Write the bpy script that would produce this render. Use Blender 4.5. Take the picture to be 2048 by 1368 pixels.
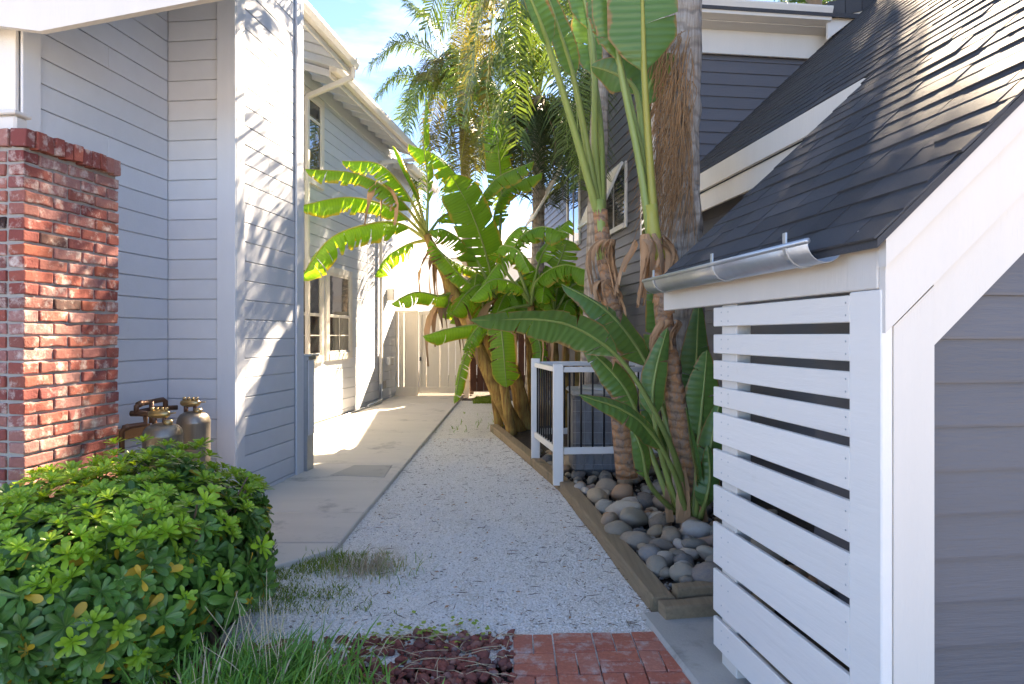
import bpy, bmesh, math, random
import numpy as np
from mathutils import Vector, Matrix, noise
from mathutils.geometry import intersect_line_plane
R = math.radians
random.seed(7); np.random.seed(7)
scene = bpy.context.scene
for o in list(bpy.data.objects): bpy.data.objects.remove(o)
col = scene.collection

# ------------------------------------------------------------------ camera, sky, sun, exposure
CAM_H = 1.55; F = 1365.0
cam = bpy.data.cameras.new('camera'); cam.lens = 24; cam.sensor_width = 36
cam.shift_y = -13/2048; cam.clip_end = 2000; cam.clip_start = .05
co = bpy.data.objects.new('camera', cam); co.location = (0, 0, CAM_H); co.rotation_euler = (R(90), 0, 0)
col.objects.link(co); scene.camera = co
SUN_AZ, SUN_EL = 28.0, 36.0            # degrees clockwise from +Y, and above the horizon
w = bpy.data.worlds.new('World'); scene.world = w; w.use_nodes = True
nt = w.node_tree; bg = nt.nodes['Background']
sky = nt.nodes.new('ShaderNodeTexSky'); sky.sky_type = 'NISHITA'; sky.sun_disc = False
sky.sun_elevation = R(SUN_EL); sky.sun_rotation = R(SUN_AZ)
sky.air_density = .42; sky.dust_density = 0.0; sky.ozone_density = 3.5
# thin high cloud over the blue
tc = nt.nodes.new('ShaderNodeTexCoord'); mp = nt.nodes.new('ShaderNodeMapping'); mp.inputs['Scale'].default_value = (1.6, 1.6, 7)
nz = nt.nodes.new('ShaderNodeTexNoise'); nz.inputs['Scale'].default_value = 2.2; nz.inputs['Detail'].default_value = 7; nz.inputs['Roughness'].default_value = .6
rp = nt.nodes.new('ShaderNodeValToRGB'); rp.color_ramp.elements[0].position = .50; rp.color_ramp.elements[1].position = .80
mx = nt.nodes.new('ShaderNodeMix'); mx.data_type = 'RGBA'; mx.inputs[7].default_value = (3.6, 4.0, 4.6, 1)
mu = nt.nodes.new('ShaderNodeMath'); mu.operation = 'MULTIPLY'; mu.inputs[1].default_value = .55
nt.links.new(tc.outputs['Generated'], mp.inputs[0]); nt.links.new(mp.outputs[0], nz.inputs[0]); nt.links.new(nz.outputs[0], rp.inputs[0])
nt.links.new(rp.outputs[0], mu.inputs[0]); nt.links.new(mu.outputs[0], mx.inputs[0]); nt.links.new(sky.outputs[0], mx.inputs[6])
hs_ = nt.nodes.new('ShaderNodeHueSaturation'); hs_.inputs['Saturation'].default_value = .92
nt.links.new(mx.outputs[2], hs_.inputs['Color']); nt.links.new(hs_.outputs[0], bg.inputs[0]); bg.inputs[1].default_value = .055
sun = bpy.data.lights.new('sun', 'SUN'); sun.energy = 4.5; sun.angle = R(.53); sun.color = (1, .80, .57)
so = bpy.data.objects.new('sun', sun)
sd = Vector((math.sin(R(SUN_AZ))*math.cos(R(SUN_EL)), math.cos(R(SUN_AZ))*math.cos(R(SUN_EL)), math.sin(R(SUN_EL))))
so.rotation_euler = sd.to_track_quat('Z', 'Y').to_euler(); so.location = (6, 10, 12); col.objects.link(so)
scene.view_settings.view_transform = 'Standard'; scene.view_settings.look = 'None'
scene.view_settings.exposure = 3.55; scene.view_settings.gamma = 1

# ------------------------------------------------------------------ helpers
def g(Y): return .023*(max(-6, min(24, Y))-3.5)
def P(px, py, Y): return Vector(((px-1024)/F*Y, Y, CAM_H-(py-671)/F*Y))
TL = R(6.93); TR = R(7.43)
LEFT = Matrix.Rotation(-TL, 4, 'Z'); RIGHT = Matrix.Rotation(TR, 4, 'Z'); WORLD = Matrix.Identity(4)
FR = {}
def tag(o, label=None, cat=None, group=None, kind=None):
    if label: o['label'] = label
    if cat: o['category'] = cat
    if group: o['group'] = group
    if kind: o['kind'] = kind
    return o
def thing(name, label, cat, loc, frame=WORLD, group=None):
    """an Empty at the thing's base; its parts are written in the coordinates of 'frame'"""
    o = bpy.data.objects.new(name, None); col.objects.link(o); o.empty_display_size = .2
    E = frame @ Matrix.Translation(Vector(loc)); o.matrix_world = E
    FR[o.name] = E.inverted() @ frame
    return tag(o, label, cat, group)
def kid(o, parent):
    o.parent = parent
    if parent.name in FR: o.matrix_parent_inverse = FR[parent.name]
    return o
def place(name, mesh, parent=None, loc=(0, 0, 0), rot=(0, 0, 0), scale=(1, 1, 1)):
    o = bpy.data.objects.new(name, mesh); col.objects.link(o)
    o.location = loc; o.rotation_euler = rot; o.scale = scale
    if parent: kid(o, parent)
    return o
class MB:
    def __init__(s): s.v = []; s.f = []; s.m = []; s.uv = None; s.sm = []
    def add(s, vs, fs, mi=0, smooth=False):
        b = len(s.v); s.v += [tuple(x) for x in vs]
        for f in fs: s.f.append(tuple(i+b for i in f)); s.m.append(mi); s.sm.append(smooth)
        return s
    def cbox(s, x0, x1, y0, y1, z0, z1, c=.003, mi=0, M=None):
        vs = []; idx = {}
        c = min(c, (x1-x0)*.45, (y1-y0)*.45, (z1-z0)*.45)
        for sx in (0, 1):
            for sy in (0, 1):
                for sz in (0, 1):
                    p = [(x0, x1)[sx], (y0, y1)[sy], (z0, z1)[sz]]; d = [c-2*c*sx, c-2*c*sy, c-2*c*sz]
                    for a in range(3):
                        q = [p[k]+(0 if k == a else d[k]) for k in range(3)]
                        idx[sx, sy, sz, a] = len(vs); vs.append(q)
        fs = []
        for a in range(3):
            b_, c_ = (a+1) % 3, (a+2) % 3
            for sa in (0, 1):
                loop = []
                for (i, j) in ((0, 0), (1, 0), (1, 1), (0, 1)):
                    k = [0, 0, 0]; k[a] = sa; k[b_] = i; k[c_] = j; loop.append(idx[k[0], k[1], k[2], a])
                fs.append(loop if sa else loop[::-1])
            for i in (0, 1):      # edges running along axis a
                for j in (0, 1):
                    k0 = [0, 0, 0]; k0[b_] = i; k0[c_] = j; k1 = list(k0); k1[a] = 1
                    q = [idx[(*k0, b_)], idx[(*k1, b_)], idx[(*k1, c_)], idx[(*k0, c_)]]
                    fs.append(q if (i == j) else q[::-1])
        for sx in (0, 1):
            for sy in (0, 1):
                for sz in (0, 1):
                    q = [idx[sx, sy, sz, 0], idx[sx, sy, sz, 1], idx[sx, sy, sz, 2]]
                    fs.append(q if (sx+sy+sz) % 2 else q[::-1])
        if M is not None: vs = [M @ Vector(v) for v in vs]
        return s.add(vs, fs, mi)
    def prism(s, poly, vec, mi=0):
        n = len(poly); vec = Vector(vec); a = [Vector(p) for p in poly]
        return s.add(a+[p+vec for p in a], [tuple(range(n))[::-1], tuple(range(n, 2*n))]+[(i, (i+1) % n, n+(i+1) % n, n+i) for i in range(n)], mi)
    def tube(s, pts, rad, n=8, mi=0, cap=True, jit=0, seed=0):
        pts = [Vector(p) for p in pts]; k = len(pts)
        if not isinstance(rad, (list, tuple)): rad = [rad]*k
        rng = random.Random(seed); vs = []; ref = None
        for i, p in enumerate(pts):
            t = (pts[min(i+1, k-1)]-pts[max(i-1, 0)]).normalized()
            if ref is None: ref = t.orthogonal().normalized()
            ref = (ref-t*ref.dot(t)).normalized(); b = t.cross(ref)
            for j in range(n):
                a = 2*math.pi*j/n; r = rad[i]*(1+jit*(rng.random()-.5))
                vs.append(p+(ref*math.cos(a)+b*math.sin(a))*r)
        fs = [(i*n+j, i*n+(j+1) % n, (i+1)*n+(j+1) % n, (i+1)*n+j) for i in range(k-1) for j in range(n)]
        if cap: fs += [tuple(range(n))[::-1], tuple(range((k-1)*n, k*n))]
        return s.add(vs, fs, mi, True)
    def mesh(s, name, mats):
        me = bpy.data.meshes.new(name); me.from_pydata(s.v, [], s.f)
        for m in (mats if isinstance(mats, (list, tuple)) else [mats]): me.materials.append(m)
        me.polygons.foreach_set('material_index', s.m); me.polygons.foreach_set('use_smooth', s.sm)
        if s.uv:
            l = me.uv_layers.new(name='UVMap'); vi = np.zeros(len(me.loops), np.int32); me.loops.foreach_get('vertex_index', vi)
            l.data.foreach_set('uv', np.array(s.uv, np.float32)[vi].ravel())
        me.update(); return me
    def build(s, name, mats, parent=None): return place(name, s.mesh(name, mats), parent)
def box(name, mat, parent, x0, x1, y0, y1, z0, z1, c=.004):
    return MB().cbox(x0, x1, y0, y1, z0, z1, c).build(name, mat, parent)
def spline(pts, n):
    pts = [Vector(p) for p in pts]
    q = [pts[0]*2-pts[1]]+pts+[pts[-1]*2-pts[-2]]; out = []
    m = len(pts)-1
    for i in range(n+1):
        x = i/n*m; k = min(int(x), m-1); t = x-k; a, b, c, d = q[k:k+4]
        out.append(.5*((2*b)+(c-a)*t+(2*a-5*b+4*c-d)*t*t+(3*b-a-3*c+d)*t**3))
    return out

# ------------------------------------------------------------------ materials
def N(t, kind, **kw):
    n = t.nodes.new(kind)
    for k, v in kw.items():
        if k.startswith('_'): setattr(n, k[1:], v)
        else: n.inputs[k].default_value = v
    return n
def mixc(t, fac, a, b, blend='MIX'):
    m = t.nodes.new('ShaderNodeMix'); m.data_type = 'RGBA'; m.blend_type = blend
    for i, x in ((0, fac), (6, a), (7, b)):
        if hasattr(x, 'type') and hasattr(x, 'links'): t.links.new(x, m.inputs[i])
        elif i == 0: m.inputs[0].default_value = x
        else: m.inputs[i].default_value = (*x, 1) if len(x) == 3 else x
    return m.outputs[2]
def base(name):
    m = bpy.data.materials.new(name); m.use_nodes = True; t = m.node_tree
    return m, t, t.nodes['Principled BSDF']
def vec(t, scale=(1, 1, 1), rand=False):
    tc = t.nodes.new('ShaderNodeTexCoord'); mp = t.nodes.new('ShaderNodeMapping'); mp.inputs['Scale'].default_value = scale
    src = tc.outputs['Object']
    if rand:
        oi = t.nodes.new('ShaderNodeObjectInfo'); ad = t.nodes.new('ShaderNodeVectorMath'); ad.operation = 'MULTIPLY_ADD'
        cx = N(t, 'ShaderNodeCombineXYZ')
        for i in range(3): t.links.new(oi.outputs['Random'], cx.inputs[i])
        ad.inputs[1].default_value = (37, 53, 71); t.links.new(cx.outputs[0], ad.inputs[0]); t.links.new(src, ad.inputs[2]); src = ad.outputs[0]
    t.links.new(src, mp.inputs[0]); return mp.outputs[0]
def noi(t, v, scale, detail=4, rough=.55):
    n = N(t, 'ShaderNodeTexNoise', Scale=scale, Detail=detail, Roughness=rough); t.links.new(v, n.inputs['Vector']); return n.outputs[0]
def ramp(t, fac, stops):
    r = t.nodes.new('ShaderNodeValToRGB'); e = r.color_ramp.elements
    while len(e) < len(stops): e.new(.5)
    for k, (p, c) in zip(e, stops): k.position = p; k.color = (*c, 1) if isinstance(c, (tuple, list)) else (c, c, c, 1)
    t.links.new(fac, r.inputs[0]); return r.outputs[0]
def bump(t, b, h, dist, st=1.0):
    n = N(t, 'ShaderNodeBump', Strength=st, Distance=dist); t.links.new(h, n.inputs['Height']); t.links.new(n.outputs[0], b.inputs['Normal'])
def plain(name, c, rough=.6, var=.12, scale=6, bs=0, bd=.002, stretch=(1, 1, 1), stain=None, st_lo=.58, metal=0, rand=False, rvar=0, spec=.4):
    m, t, b = base(name); v = vec(t, stretch, rand)
    f = noi(t, v, scale, 5)
    cc = mixc(t, f, tuple(x*(1-var) for x in c), tuple(min(1, x*(1+var)) for x in c))
    if stain:
        f2 = noi(t, vec(t, (1, 1, .6), rand), 2.3, 8, .7)
        cc = mixc(t, ramp(t, f2, [(st_lo, 0), (st_lo+.16, 1)]), cc, stain)
    if rvar:
        oi = t.nodes.new('ShaderNodeObjectInfo'); mr = N(t, 'ShaderNodeMapRange', **{'To Min': 1-rvar, 'To Max': 1+rvar}); t.links.new(oi.outputs['Random'], mr.inputs[0])
        hs = t.nodes.new('ShaderNodeHueSaturation'); t.links.new(mr.outputs[0], hs.inputs['Value']); t.links.new(cc, hs.inputs['Color']); cc = hs.outputs[0]
    t.links.new(cc, b.inputs['Base Color']); b.inputs['Roughness'].default_value = rough; b.inputs['Metallic'].default_value = metal
    b.inputs['Specular IOR Level'].default_value = spec
    if bs: bump(t, b, noi(t, v, bs, 5, .6), bd)
    return m
M_ = {}
M_['blue_paint'] = plain('gray_blue_paint', (.57, .60, .655), .62, .05, 9, 40, .0012, (1, 1, 1), (.36, .35, .33), .66, rvar=.035)
M_['blue_trim'] = plain('gray_blue_trim', (.60, .625, .67), .6, .05, 9, 60, .001, (1, 1, .15), (.40, .38, .35), .68)
M_['cream_paint'] = plain('cream_white_paint', (.67, .63, .57), .5, .05, 8, 50, .0022, (1, 1, .12), (.66, .63, .57), .7, rvar=.02)
M_['white_paint'] = plain('white_paint', (.76, .735, .69), .5, .05, 8, 26, .0032, (1, .12, 1), (.60, .57, .51), .61, rvar=.04)
M_['vinyl'] = plain('white_vinyl', (.78, .76, .72), .35, .02, 5, 0, 0, (1, 1, 1), (.6, .58, .52), .66)
M_['dark_paint'] = plain('charcoal_lap_paint', (.112, .110, .120), .5, .08, 7, 55, .003, (.10, .10, 1.3), (.16, .155, .15), .68, rvar=.05)
M_['white_wall'] = plain('pale_stucco', (.66, .65, .63), .8, .05, 5, 70, .004)
M_['concrete'] = plain('broom_concrete', (.62, .575, .51), .85, .10, 3, 90, .003, (.35, 2.0, 1), (.33, .31, .28), .56, rvar=.05)
M_['concrete2'] = plain('footing_concrete', (.44, .42, .38), .85, .14, 4, 70, .004, (1, 1, 1), (.26, .25, .22), .55)
M_['mortar'] = plain('brick_mortar', (.33, .32, .30), .95, .15, 20, 120, .006)
M_['timber'] = plain('weathered_timber', (.33, .25, .155), .85, .35, 6, 45, .008, (9, .35, 9), (.12, .115, .07), .55)
M_['soil'] = plain('dark_soil', (.055, .042, .032), .95, .5, 14, 30, .03)
M_['galv'] = plain('galvanised_steel', (.44, .47, .50), .38, .25, 7, 30, .002, (1, 1, 1), (.32, .34, .36), .55, metal=.75)
M_['steel'] = plain('stained_stainless', (.33, .29, .24), .42, .25, 5, 18, .002, (6, 6, .5), (.16, .12, .08), .56, metal=.9)
M_['copper'] = plain('tarnished_copper', (.17, .10, .07), .45, .4, 9, 30, .002, (1, 1, 1), (.09, .075, .06), .5, metal=.7)
M_['brass'] = plain('old_brass', (.50, .37, .18), .35, .3, 14, 0, 0, metal=.9)
M_['black_metal'] = plain('black_powder_coat', (.012, .012, .013), .35, .2, 6)
M_['cedar'] = plain('orange_wood_strip', (.42, .20, .07), .7, .3, 8, 40, .003, (1, .2, 1))
M_['brown_fence'] = plain('brown_stained_wood', (.10, .042, .026), .8, .3, 7, 40, .004, (6, 6, .4), rvar=.2)
M_['gate_paint'] = plain('cream_gate_paint', (.74, .66, .53), .6, .06, 6, 40, .002, (5, 5, .3), (.58, .50, .38), .6, rvar=.04)
M_['ac_body'] = plain('dark_gray_coil', (.15, .155, .165), .55, .5, 22, 60, .004, (1, 1, .4), (.22, .22, .23), .6)
M_['ac_lid'] = plain('beige_ac_lid', (.36, .345, .31), .5, .1, 6)
M_['wire'] = plain('grey_wire', (.33, .34, .35), .4, .1, 6, metal=.5)
M_['soffit'] = plain('painted_soffit', (.52, .52, .52), .7, .08, 5)
M_['dry_leaf'] = plain('dry_brown_leaf', (.42, .25, .13), .85, .45, 9, 40, .004, (1, 1, .3), rand=True, rvar=.3)
M_['straw'] = plain('straw_stalk', (.52, .42, .27), .8, .25, 9)
M_['twig'] = plain('dark_twig', (.13, .09, .06), .9, .3, 9)
M_['stem_wood'] = plain('shrub_wood', (.16, .11, .07), .9, .3, 20, 60, .004)
# wood-grained boards that face the camera (cream gable trim)
def glassmat():
    m, t, b = base('window_glass'); b.inputs['Base Color'].default_value = (.035, .04, .042, 1); b.inputs['Roughness'].default_value = .03
    b.inputs['Specular IOR Level'].default_value = 1.0; b.inputs['Coat Weight'].default_value = .6; b.inputs['Coat Roughness'].default_value = .02
    bump(t, b, noi(t, vec(t), 3, 2), .004, .3); return m
M_['glass'] = glassmat()
def brickmat(name, stops, white=.535, wcol=(.66, .59, .53)):
    m, t, b = base(name); oi = t.nodes.new('ShaderNodeObjectInfo'); v = vec(t, (1, 1, 1), True)
    c = ramp(t, oi.outputs['Random'], stops)
    c = mixc(t, noi(t, v, 30, 5), c, (.05, .025, .02), 'MIX') if False else mixc(t, ramp(t, noi(t, v, 55, 6, .7), [(.35, 0), (.75, .45)]), c, (.16, .055, .04))
    c = mixc(t, ramp(t, noi(t, v, 10, 9, .72), [(white-.02, 0), (white+.16, .85)]), c, wcol)
    t.links.new(c, b.inputs['Base Color']); b.inputs['Roughness'].default_value = .9; b.inputs['Specular IOR Level'].default_value = .2
    bump(t, b, noi(t, v, 70, 6, .7), .005); return m
M_['brick'] = brickmat('used_red_brick', [(0, (.24, .065, .055)), (.16, (.32, .095, .07)), (.32, (.20, .058, .056)), (.46, (.29, .12, .11)), (.60, (.36, .20, .18)), (.72, (.35, .10, .06)), (.82, (.17, .08, .075)), (.90, (.27, .09, .07)), (.975, (.33, .16, .14)), (1, (.02, .018, .018))])
M_['paver'] = brickmat('orange_red_paver', [(0, (.50, .17, .11)), (.35, (.58, .22, .14)), (.7, (.46, .15, .10)), (1, (.56, .25, .18))], .525, (.60, .53, .48))
def shinglemat():
    m, t, b = base('charcoal_asphalt_shingle'); v = vec(t, (1, 1, 1), True); oi = t.nodes.new('ShaderNodeObjectInfo')
    c = mixc(t, oi.outputs['Random'], (.030, .035, .046), (.078, .083, .096))
    c = mixc(t, ramp(t, noi(t, vec(t), 420, 2), [(.42, 0), (.62, 1)]), c, (.10, .096, .094))
    t.links.new(c, b.inputs['Base Color']); b.inputs['Roughness'].default_value = .85; b.inputs['Specular IOR Level'].default_value = .25
    bump(t, b, noi(t, vec(t), 380, 2), .004); return m
M_['shingle'] = shinglemat()
def island(name, stops, rough=.9, bs=120, bd=.003, spec=.3):
    m, t, b = base(name); ge = t.nodes.new('ShaderNodeNewGeometry')
    c = ramp(t, ge.outputs['Random Per Island'], stops); c = mixc(t, ramp(t, noi(t, vec(t), 60, 4), [(.4, 0), (.85, .22)]), c, tuple(x*.6 for x in stops[0][1]))
    t.links.new(c, b.inputs['Base Color']); b.inputs['Roughness'].default_value = rough; b.inputs['Specular IOR Level'].default_value = spec
    if bs: bump(t, b, noi(t, vec(t), bs, 4), bd)
    return m
M_['gravel'] = island('white_marble_chips', [(0, (.80, .76, .70)), (.4, (.88, .845, .79)), (.92, (.91, .88, .83)), (.945, (.55, .50, .43)), (.975, (.36, .32, .26)), (1, (.16, .13, .10))], .7, 0)
M_['lava'] = island('red_lava_rock', [(0, (.22, .075, .06)), (.4, (.33, .115, .085)), (.7, (.18, .08, .07)), (.88, (.38, .18, .13)), (1, (.27, .21, .21))], .95, 160, .006, .2)
def gravelbase():
    m, t, b = base('gravel_bed'); v = vec(t)
    vo = N(t, 'ShaderNodeTexVoronoi', Scale=95); t.links.new(v, vo.inputs['Vector'])
    hs = ramp(t, vo.outputs['Color'], [(.0, (.45, .42, .37)), (.12, (.80, .77, .71)), (.5, (.86, .83, .78)), (1, (.90, .87, .82))])
    c = mixc(t, ramp(t, vo.outputs['Distance'], [(.35, 0), (.85, .8)]), hs, (.42, .39, .33))
    c = mixc(t, ramp(t, noi(t, v, 1.7, 7, .7), [(.56, 0), (.74, .6)]), c, (.42, .37, .27))
    t.links.new(c, b.inputs['Base Color']); b.inputs['Roughness'].default_value = .9
    inv = N(t, 'ShaderNodeMath', _operation='SUBTRACT'); inv.inputs[0].default_value = 1; t.links.new(vo.outputs['Distance'], inv.inputs[1])
    bump(t, b, inv.outputs[0], .006); return m
M_['gravel_base'] = gravelbase()
def stonemat():
    m, t, b = base('river_stone'); oi = t.nodes.new('ShaderNodeObjectInfo'); v = vec(t, (1, 1, 1), True)
    c = ramp(t, oi.outputs['Random'], [(0, (.19, .18, .155)), (.12, (.38, .33, .25)), (.22, (.10, .115, .135)), (.32, (.44, .34, .22)), (.44, (.24, .215, .175)), (.56, (.48, .29, .16)), (.66, (.20, .155, .115)), (.76, (.38, .33, .25)), (.86, (.58, .53, .46)), (.93, (.16, .17, .18)), (1, (.52, .26, .11))])
    c = mixc(t, ramp(t, noi(t, v, 4, 6, .65), [(.4, 0), (.75, .55)]), c, (.38, .30, .21))
    c = mixc(t, ramp(t, noi(t, v, 40, 4, .7), [(.55, 0), (.8, .3)]), c, (.07, .06, .05))
    t.links.new(c, b.inputs['Base Color']); b.inputs['Roughness'].default_value = .62; bump(t, b, noi(t, v, 50, 5), .003); return m
M_['stone'] = stonemat()
def leafmat(name, c, c2, trans=.4, rough=.42, veins=90, edge=None, rvar=.18, tmul=(1.5, 1.35, .5)):
    """leaf blade: uv.x runs along the midrib (metres), uv.y = -1..1 across"""
    m, t, b = base(name); uv = t.nodes.new('ShaderNodeTexCoord'); sp = t.nodes.new('ShaderNodeSeparateXYZ'); t.links.new(uv.outputs['UV'], sp.inputs[0])
    v = vec(t, (1, 1, 1), True); oi = t.nodes.new('ShaderNodeObjectInfo')
    cc = mixc(t, noi(t, v, 3, 4), c, c2)
    wv = N(t, 'ShaderNodeMath', _operation='MULTIPLY'); wv.inputs[1].default_value = veins; t.links.new(sp.outputs[0], wv.inputs[0])
    sn = N(t, 'ShaderNodeMath', _operation='SINE'); t.links.new(wv.outputs[0], sn.inputs[0])
    if veins: cc = mixc(t, ramp(t, sn.outputs[0], [(0, 0), (1, .22)]), cc, tuple(x*.62 for x in c))
    if edge:
        ab = N(t, 'ShaderNodeMath', _operation='ABSOLUTE'); t.links.new(sp.outputs[1], ab.inputs[0])
        ad = N(t, 'ShaderNodeMath', _operation='MULTIPLY_ADD'); ad.inputs[1].default_value = .55; t.links.new(noi(t, v, 7, 6, .7), ad.inputs[0]); t.links.new(ab.outputs[0], ad.inputs[2])
        cc = mixc(t, ramp(t, ad.outputs[0], [(1.16/1.6, 0), (1.25/1.6, 1)]), cc, edge) if False else mixc(t, ramp(t, N2(t, ad.outputs[0]), [(.71, 0), (.76, .8), (.84, 1)]), cc, edge)
    hs = t.nodes.new('ShaderNodeHueSaturation'); mr = N(t, 'ShaderNodeMapRange', **{'To Min': 1-rvar, 'To Max': 1+rvar}); t.links.new(oi.outputs['Random'], mr.inputs[0])
    t.links.new(mr.outputs[0], hs.inputs['Value']); t.links.new(cc, hs.inputs['Color']); cc = hs.outputs[0]
    t.links.new(cc, b.inputs['Base Color']); b.inputs['Roughness'].default_value = rough; b.inputs['Specular IOR Level'].default_value = .45
    if veins: bump(t, b, sn.outputs[0], .0025, .6)
    tr = t.nodes.new('ShaderNodeBsdfTranslucent'); t.links.new(mixc(t, 1.0, cc, tmul, 'MULTIPLY'), tr.inputs[0])
    ms = t.nodes.new('ShaderNodeMixShader'); ms.inputs[0].default_value = trans
    t.links.new(b.outputs[0], ms.inputs[1]); t.links.new(tr.outputs[0], ms.inputs[2]); t.links.new(ms.outputs[0], t.nodes['Material Output'].inputs[0]); return m
def N2(t, s):
    d = N(t, 'ShaderNodeMath', _operation='MULTIPLY'); d.inputs[1].default_value = 1/1.6; t.links.new(s, d.inputs[0]); return d.outputs[0]
M_['banana'] = leafmat('banana_leaf', (.15, .33, .018), (.23, .41, .03), .5, .38, 150, (.45, .34, .05), .2)
M_['strel'] = leafmat('strelitzia_leaf', (.10, .20, .05), (.14, .25, .07), .30, .36, 120, (.33, .18, .07), .18, (1.4, 1.35, .45))
M_['rib'] = leafmat('leaf_rib', (.24, .32, .08), (.32, .37, .10), .15, .4, 0)
M_['rib_y'] = leafmat('yellow_rib', (.42, .36, .06), (.36, .38, .07), .15, .4, 0)
M_['palm'] = leafmat('palm_leaflet', (.07, .13, .022), (.11, .165, .03), .33, .4, 0, None, .25)
M_['palm_y'] = leafmat('yellowing_palm_leaflet', (.17, .14, .028), (.11, .12, .026), .35, .45, 0, None, .25)
M_['palm_d'] = leafmat('dark_palm_leaflet', (.035, .06, .02), (.06, .075, .025), .25, .5, 0, None, .25)
M_['shrub'] = leafmat('shrub_leaf', (.07, .17, .03), (.12, .24, .04), .2, .33, 0, None, .25)
M_['shrub_b'] = leafmat('young_shrub_leaf', (.34, .50, .04), (.25, .44, .035), .35, .36, 0, None, .2)
M_['shrub_y'] = leafmat('yellow_shrub_leaf', (.62, .40, .03), (.50, .36, .04), .3, .45, 0, None, .2)
M_['shrub_e'] = leafmat('leaf_midvein', (.16, .26, .06), (.14, .24, .06), .2, .4, 0)
M_['grass'] = leafmat('grass_blade', (.14, .32, .05), (.22, .40, .07), .3, .4, 0, None, .2)
M_['weed'] = leafmat('lawn_weed', (.18, .30, .03), (.28, .36, .05), .3, .5, 0, None, .2)
def barkmat(name, stops, rings=16, bd=.012, stretch=(1, 1, 1), nsc=9):
    m, t, b = base(name); v = vec(t, stretch); wv = N(t, 'ShaderNodeTexWave', Scale=rings/6.28*2, Distortion=5, Detail=4, **{'Detail Scale': 2.0}); wv.bands_direction = 'Z'
    t.links.new(vec(t), wv.inputs['Vector']); n = noi(t, v, nsc, 7, .7)
    c = ramp(t, n, stops); c = mixc(t, ramp(t, wv.outputs[1], [(.0, .4), (.3, 0)]), c, tuple(x*.45 for x in stops[0][1]))
    t.links.new(c, b.inputs['Base Color']); b.inputs['Roughness'].default_value = .85; b.inputs['Specular IOR Level'].default_value = .25
    ad = N(t, 'ShaderNodeMath', _operation='ADD'); t.links.new(wv.outputs[1], ad.inputs[0]); t.links.new(n, ad.inputs[1]); bump(t, b, ad.outputs[0], bd); return m
M_['strel_bark'] = barkmat('strelitzia_trunk', [(.3, (.15, .09, .06)), (.45, (.36, .25, .17)), (.55, (.46, .23, .10)), (.7, (.52, .40, .29))], 14, .010, (1, 1, .6), 14)
M_['banana_bark'] = barkmat('banana_stem', [(.3, (.10, .055, .03)), (.45, (.30, .17, .05)), (.58, (.38, .26, .07)), (.75, (.30, .28, .08))], 2, .006, (5, 5, .35), 9)
M_['palm_bark'] = barkmat('palm_trunk', [(.3, (.20, .155, .12)), (.5, (.38, .32, .26)), (.7, (.52, .46, .39))], 7, .012, (6, 6, .5), 8)
M_['fibre'] = plain('brown_palm_fibre', (.36, .21, .10), .9, .45, 30, rand=True, rvar=.25)

# ------------------------------------------------------------------ ground and paths (setting)
me = MB(); ys = [-60, -6, 0, 3, 6, 10, 14, 18, 24, 60, 400]
for Y in ys:
    for X in (-300, -8, 8, 300): me.v.append((X, Y, g(Y)-.03))
for i in range(len(ys)-1):
    for j in range(3): me.f.append((i*4+j, i*4+j+1, (i+1)*4+j+1, (i+1)*4+j)); me.m.append(0); me.sm.append(False)
tag(me.build('ground', M_['soil']), kind='structure')
# concrete path: separate slabs
def xr(Y): return -1.235+(Y-4.7)*(.17/8)
def xl(Y): return -4.187+.1216*Y+.02 if Y > 7.0 else -3.066+.1216*Y-.01
cp = MB(); cp.add([(xr(4.7)-.06, 4.7, g(4.7)-.06), (xr(13.9)-.06, 13.9, g(13.9)-.06), (-3.2, 13.9, g(13.9)-.06), (-3.2, 3.2, -.06), (-2.3, 3.2, -.06)], [(0, 1, 2, 3, 4)])
path = tag(cp.build('concrete_path', M_['concrete2']), kind='structure')
def slab(poly, th=.11, name='slab', m='concrete', top=.045):
    vs = [Vector((x, y, g(y)+top)) for x, y in poly]; c = sum(vs, Vector())/len(vs)
    ins = [v+(c-v).normalized()*.012+Vector((0, 0, .0)) for v in vs]; low = [v-Vector((0, 0, .008)) for v in vs]; bot = [v-Vector((0, 0, th)) for v in vs]
    n = len(vs); b = MB(); b.add(ins+low+bot, [tuple(range(n))]+[(i+n, (i+1) % n+n, (i+1) % n, i) for i in range(n)]+[(i+2*n, (i+1) % n+2*n, (i+1) % n+n, i+n) for i in range(n)])
    return b.build(name, M_[m], path)
joints = [(4.86, 4.86), (5.62, 5.62), (6.72, 6.72), (7.55, 7.55), (8.6, 8.6), (9.9, 9.9), (11.4, 11.4), (12.9, 12.9), (14.28, 14.28)]
slab([(xr(4.72), 4.72), (xr(4.85), 4.85), (-2.8, 4.85), (-3.0, 3.3), (-2.35, 3.3), (-1.57, 4.36)])
for (a, _), (b_, _) in zip(joints[:-1], joints[1:]):
    a2 = a+.007; L0 = xl(a2) if a > 7.2 else -2.9; L1 = xl(b_) if b_ > 7.2 else -2.9
    if a < 7.2 < b_: L0 = L1 = -3.3
    slab([(xr(a2), a2), (xr(b_), b_), (L1, b_), (L0, a2)])
slab([(-1.28, 6.86), (-1.30, 7.44), (-1.72, 7.44), (-1.86, 6.95)], .02, 'cover_patch', 'concrete2', .05)

dw = MB(); dw.add([(-14, -40, -.16), (14, -40, -.16), (14, -.3, -.09), (-14, -.3, -.09)], [(0, 1, 2, 3)]); tag(dw.build('driveway', plain('tan_driveway', (.50, .45, .38), .85, .08, 3)), kind='structure')
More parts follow.
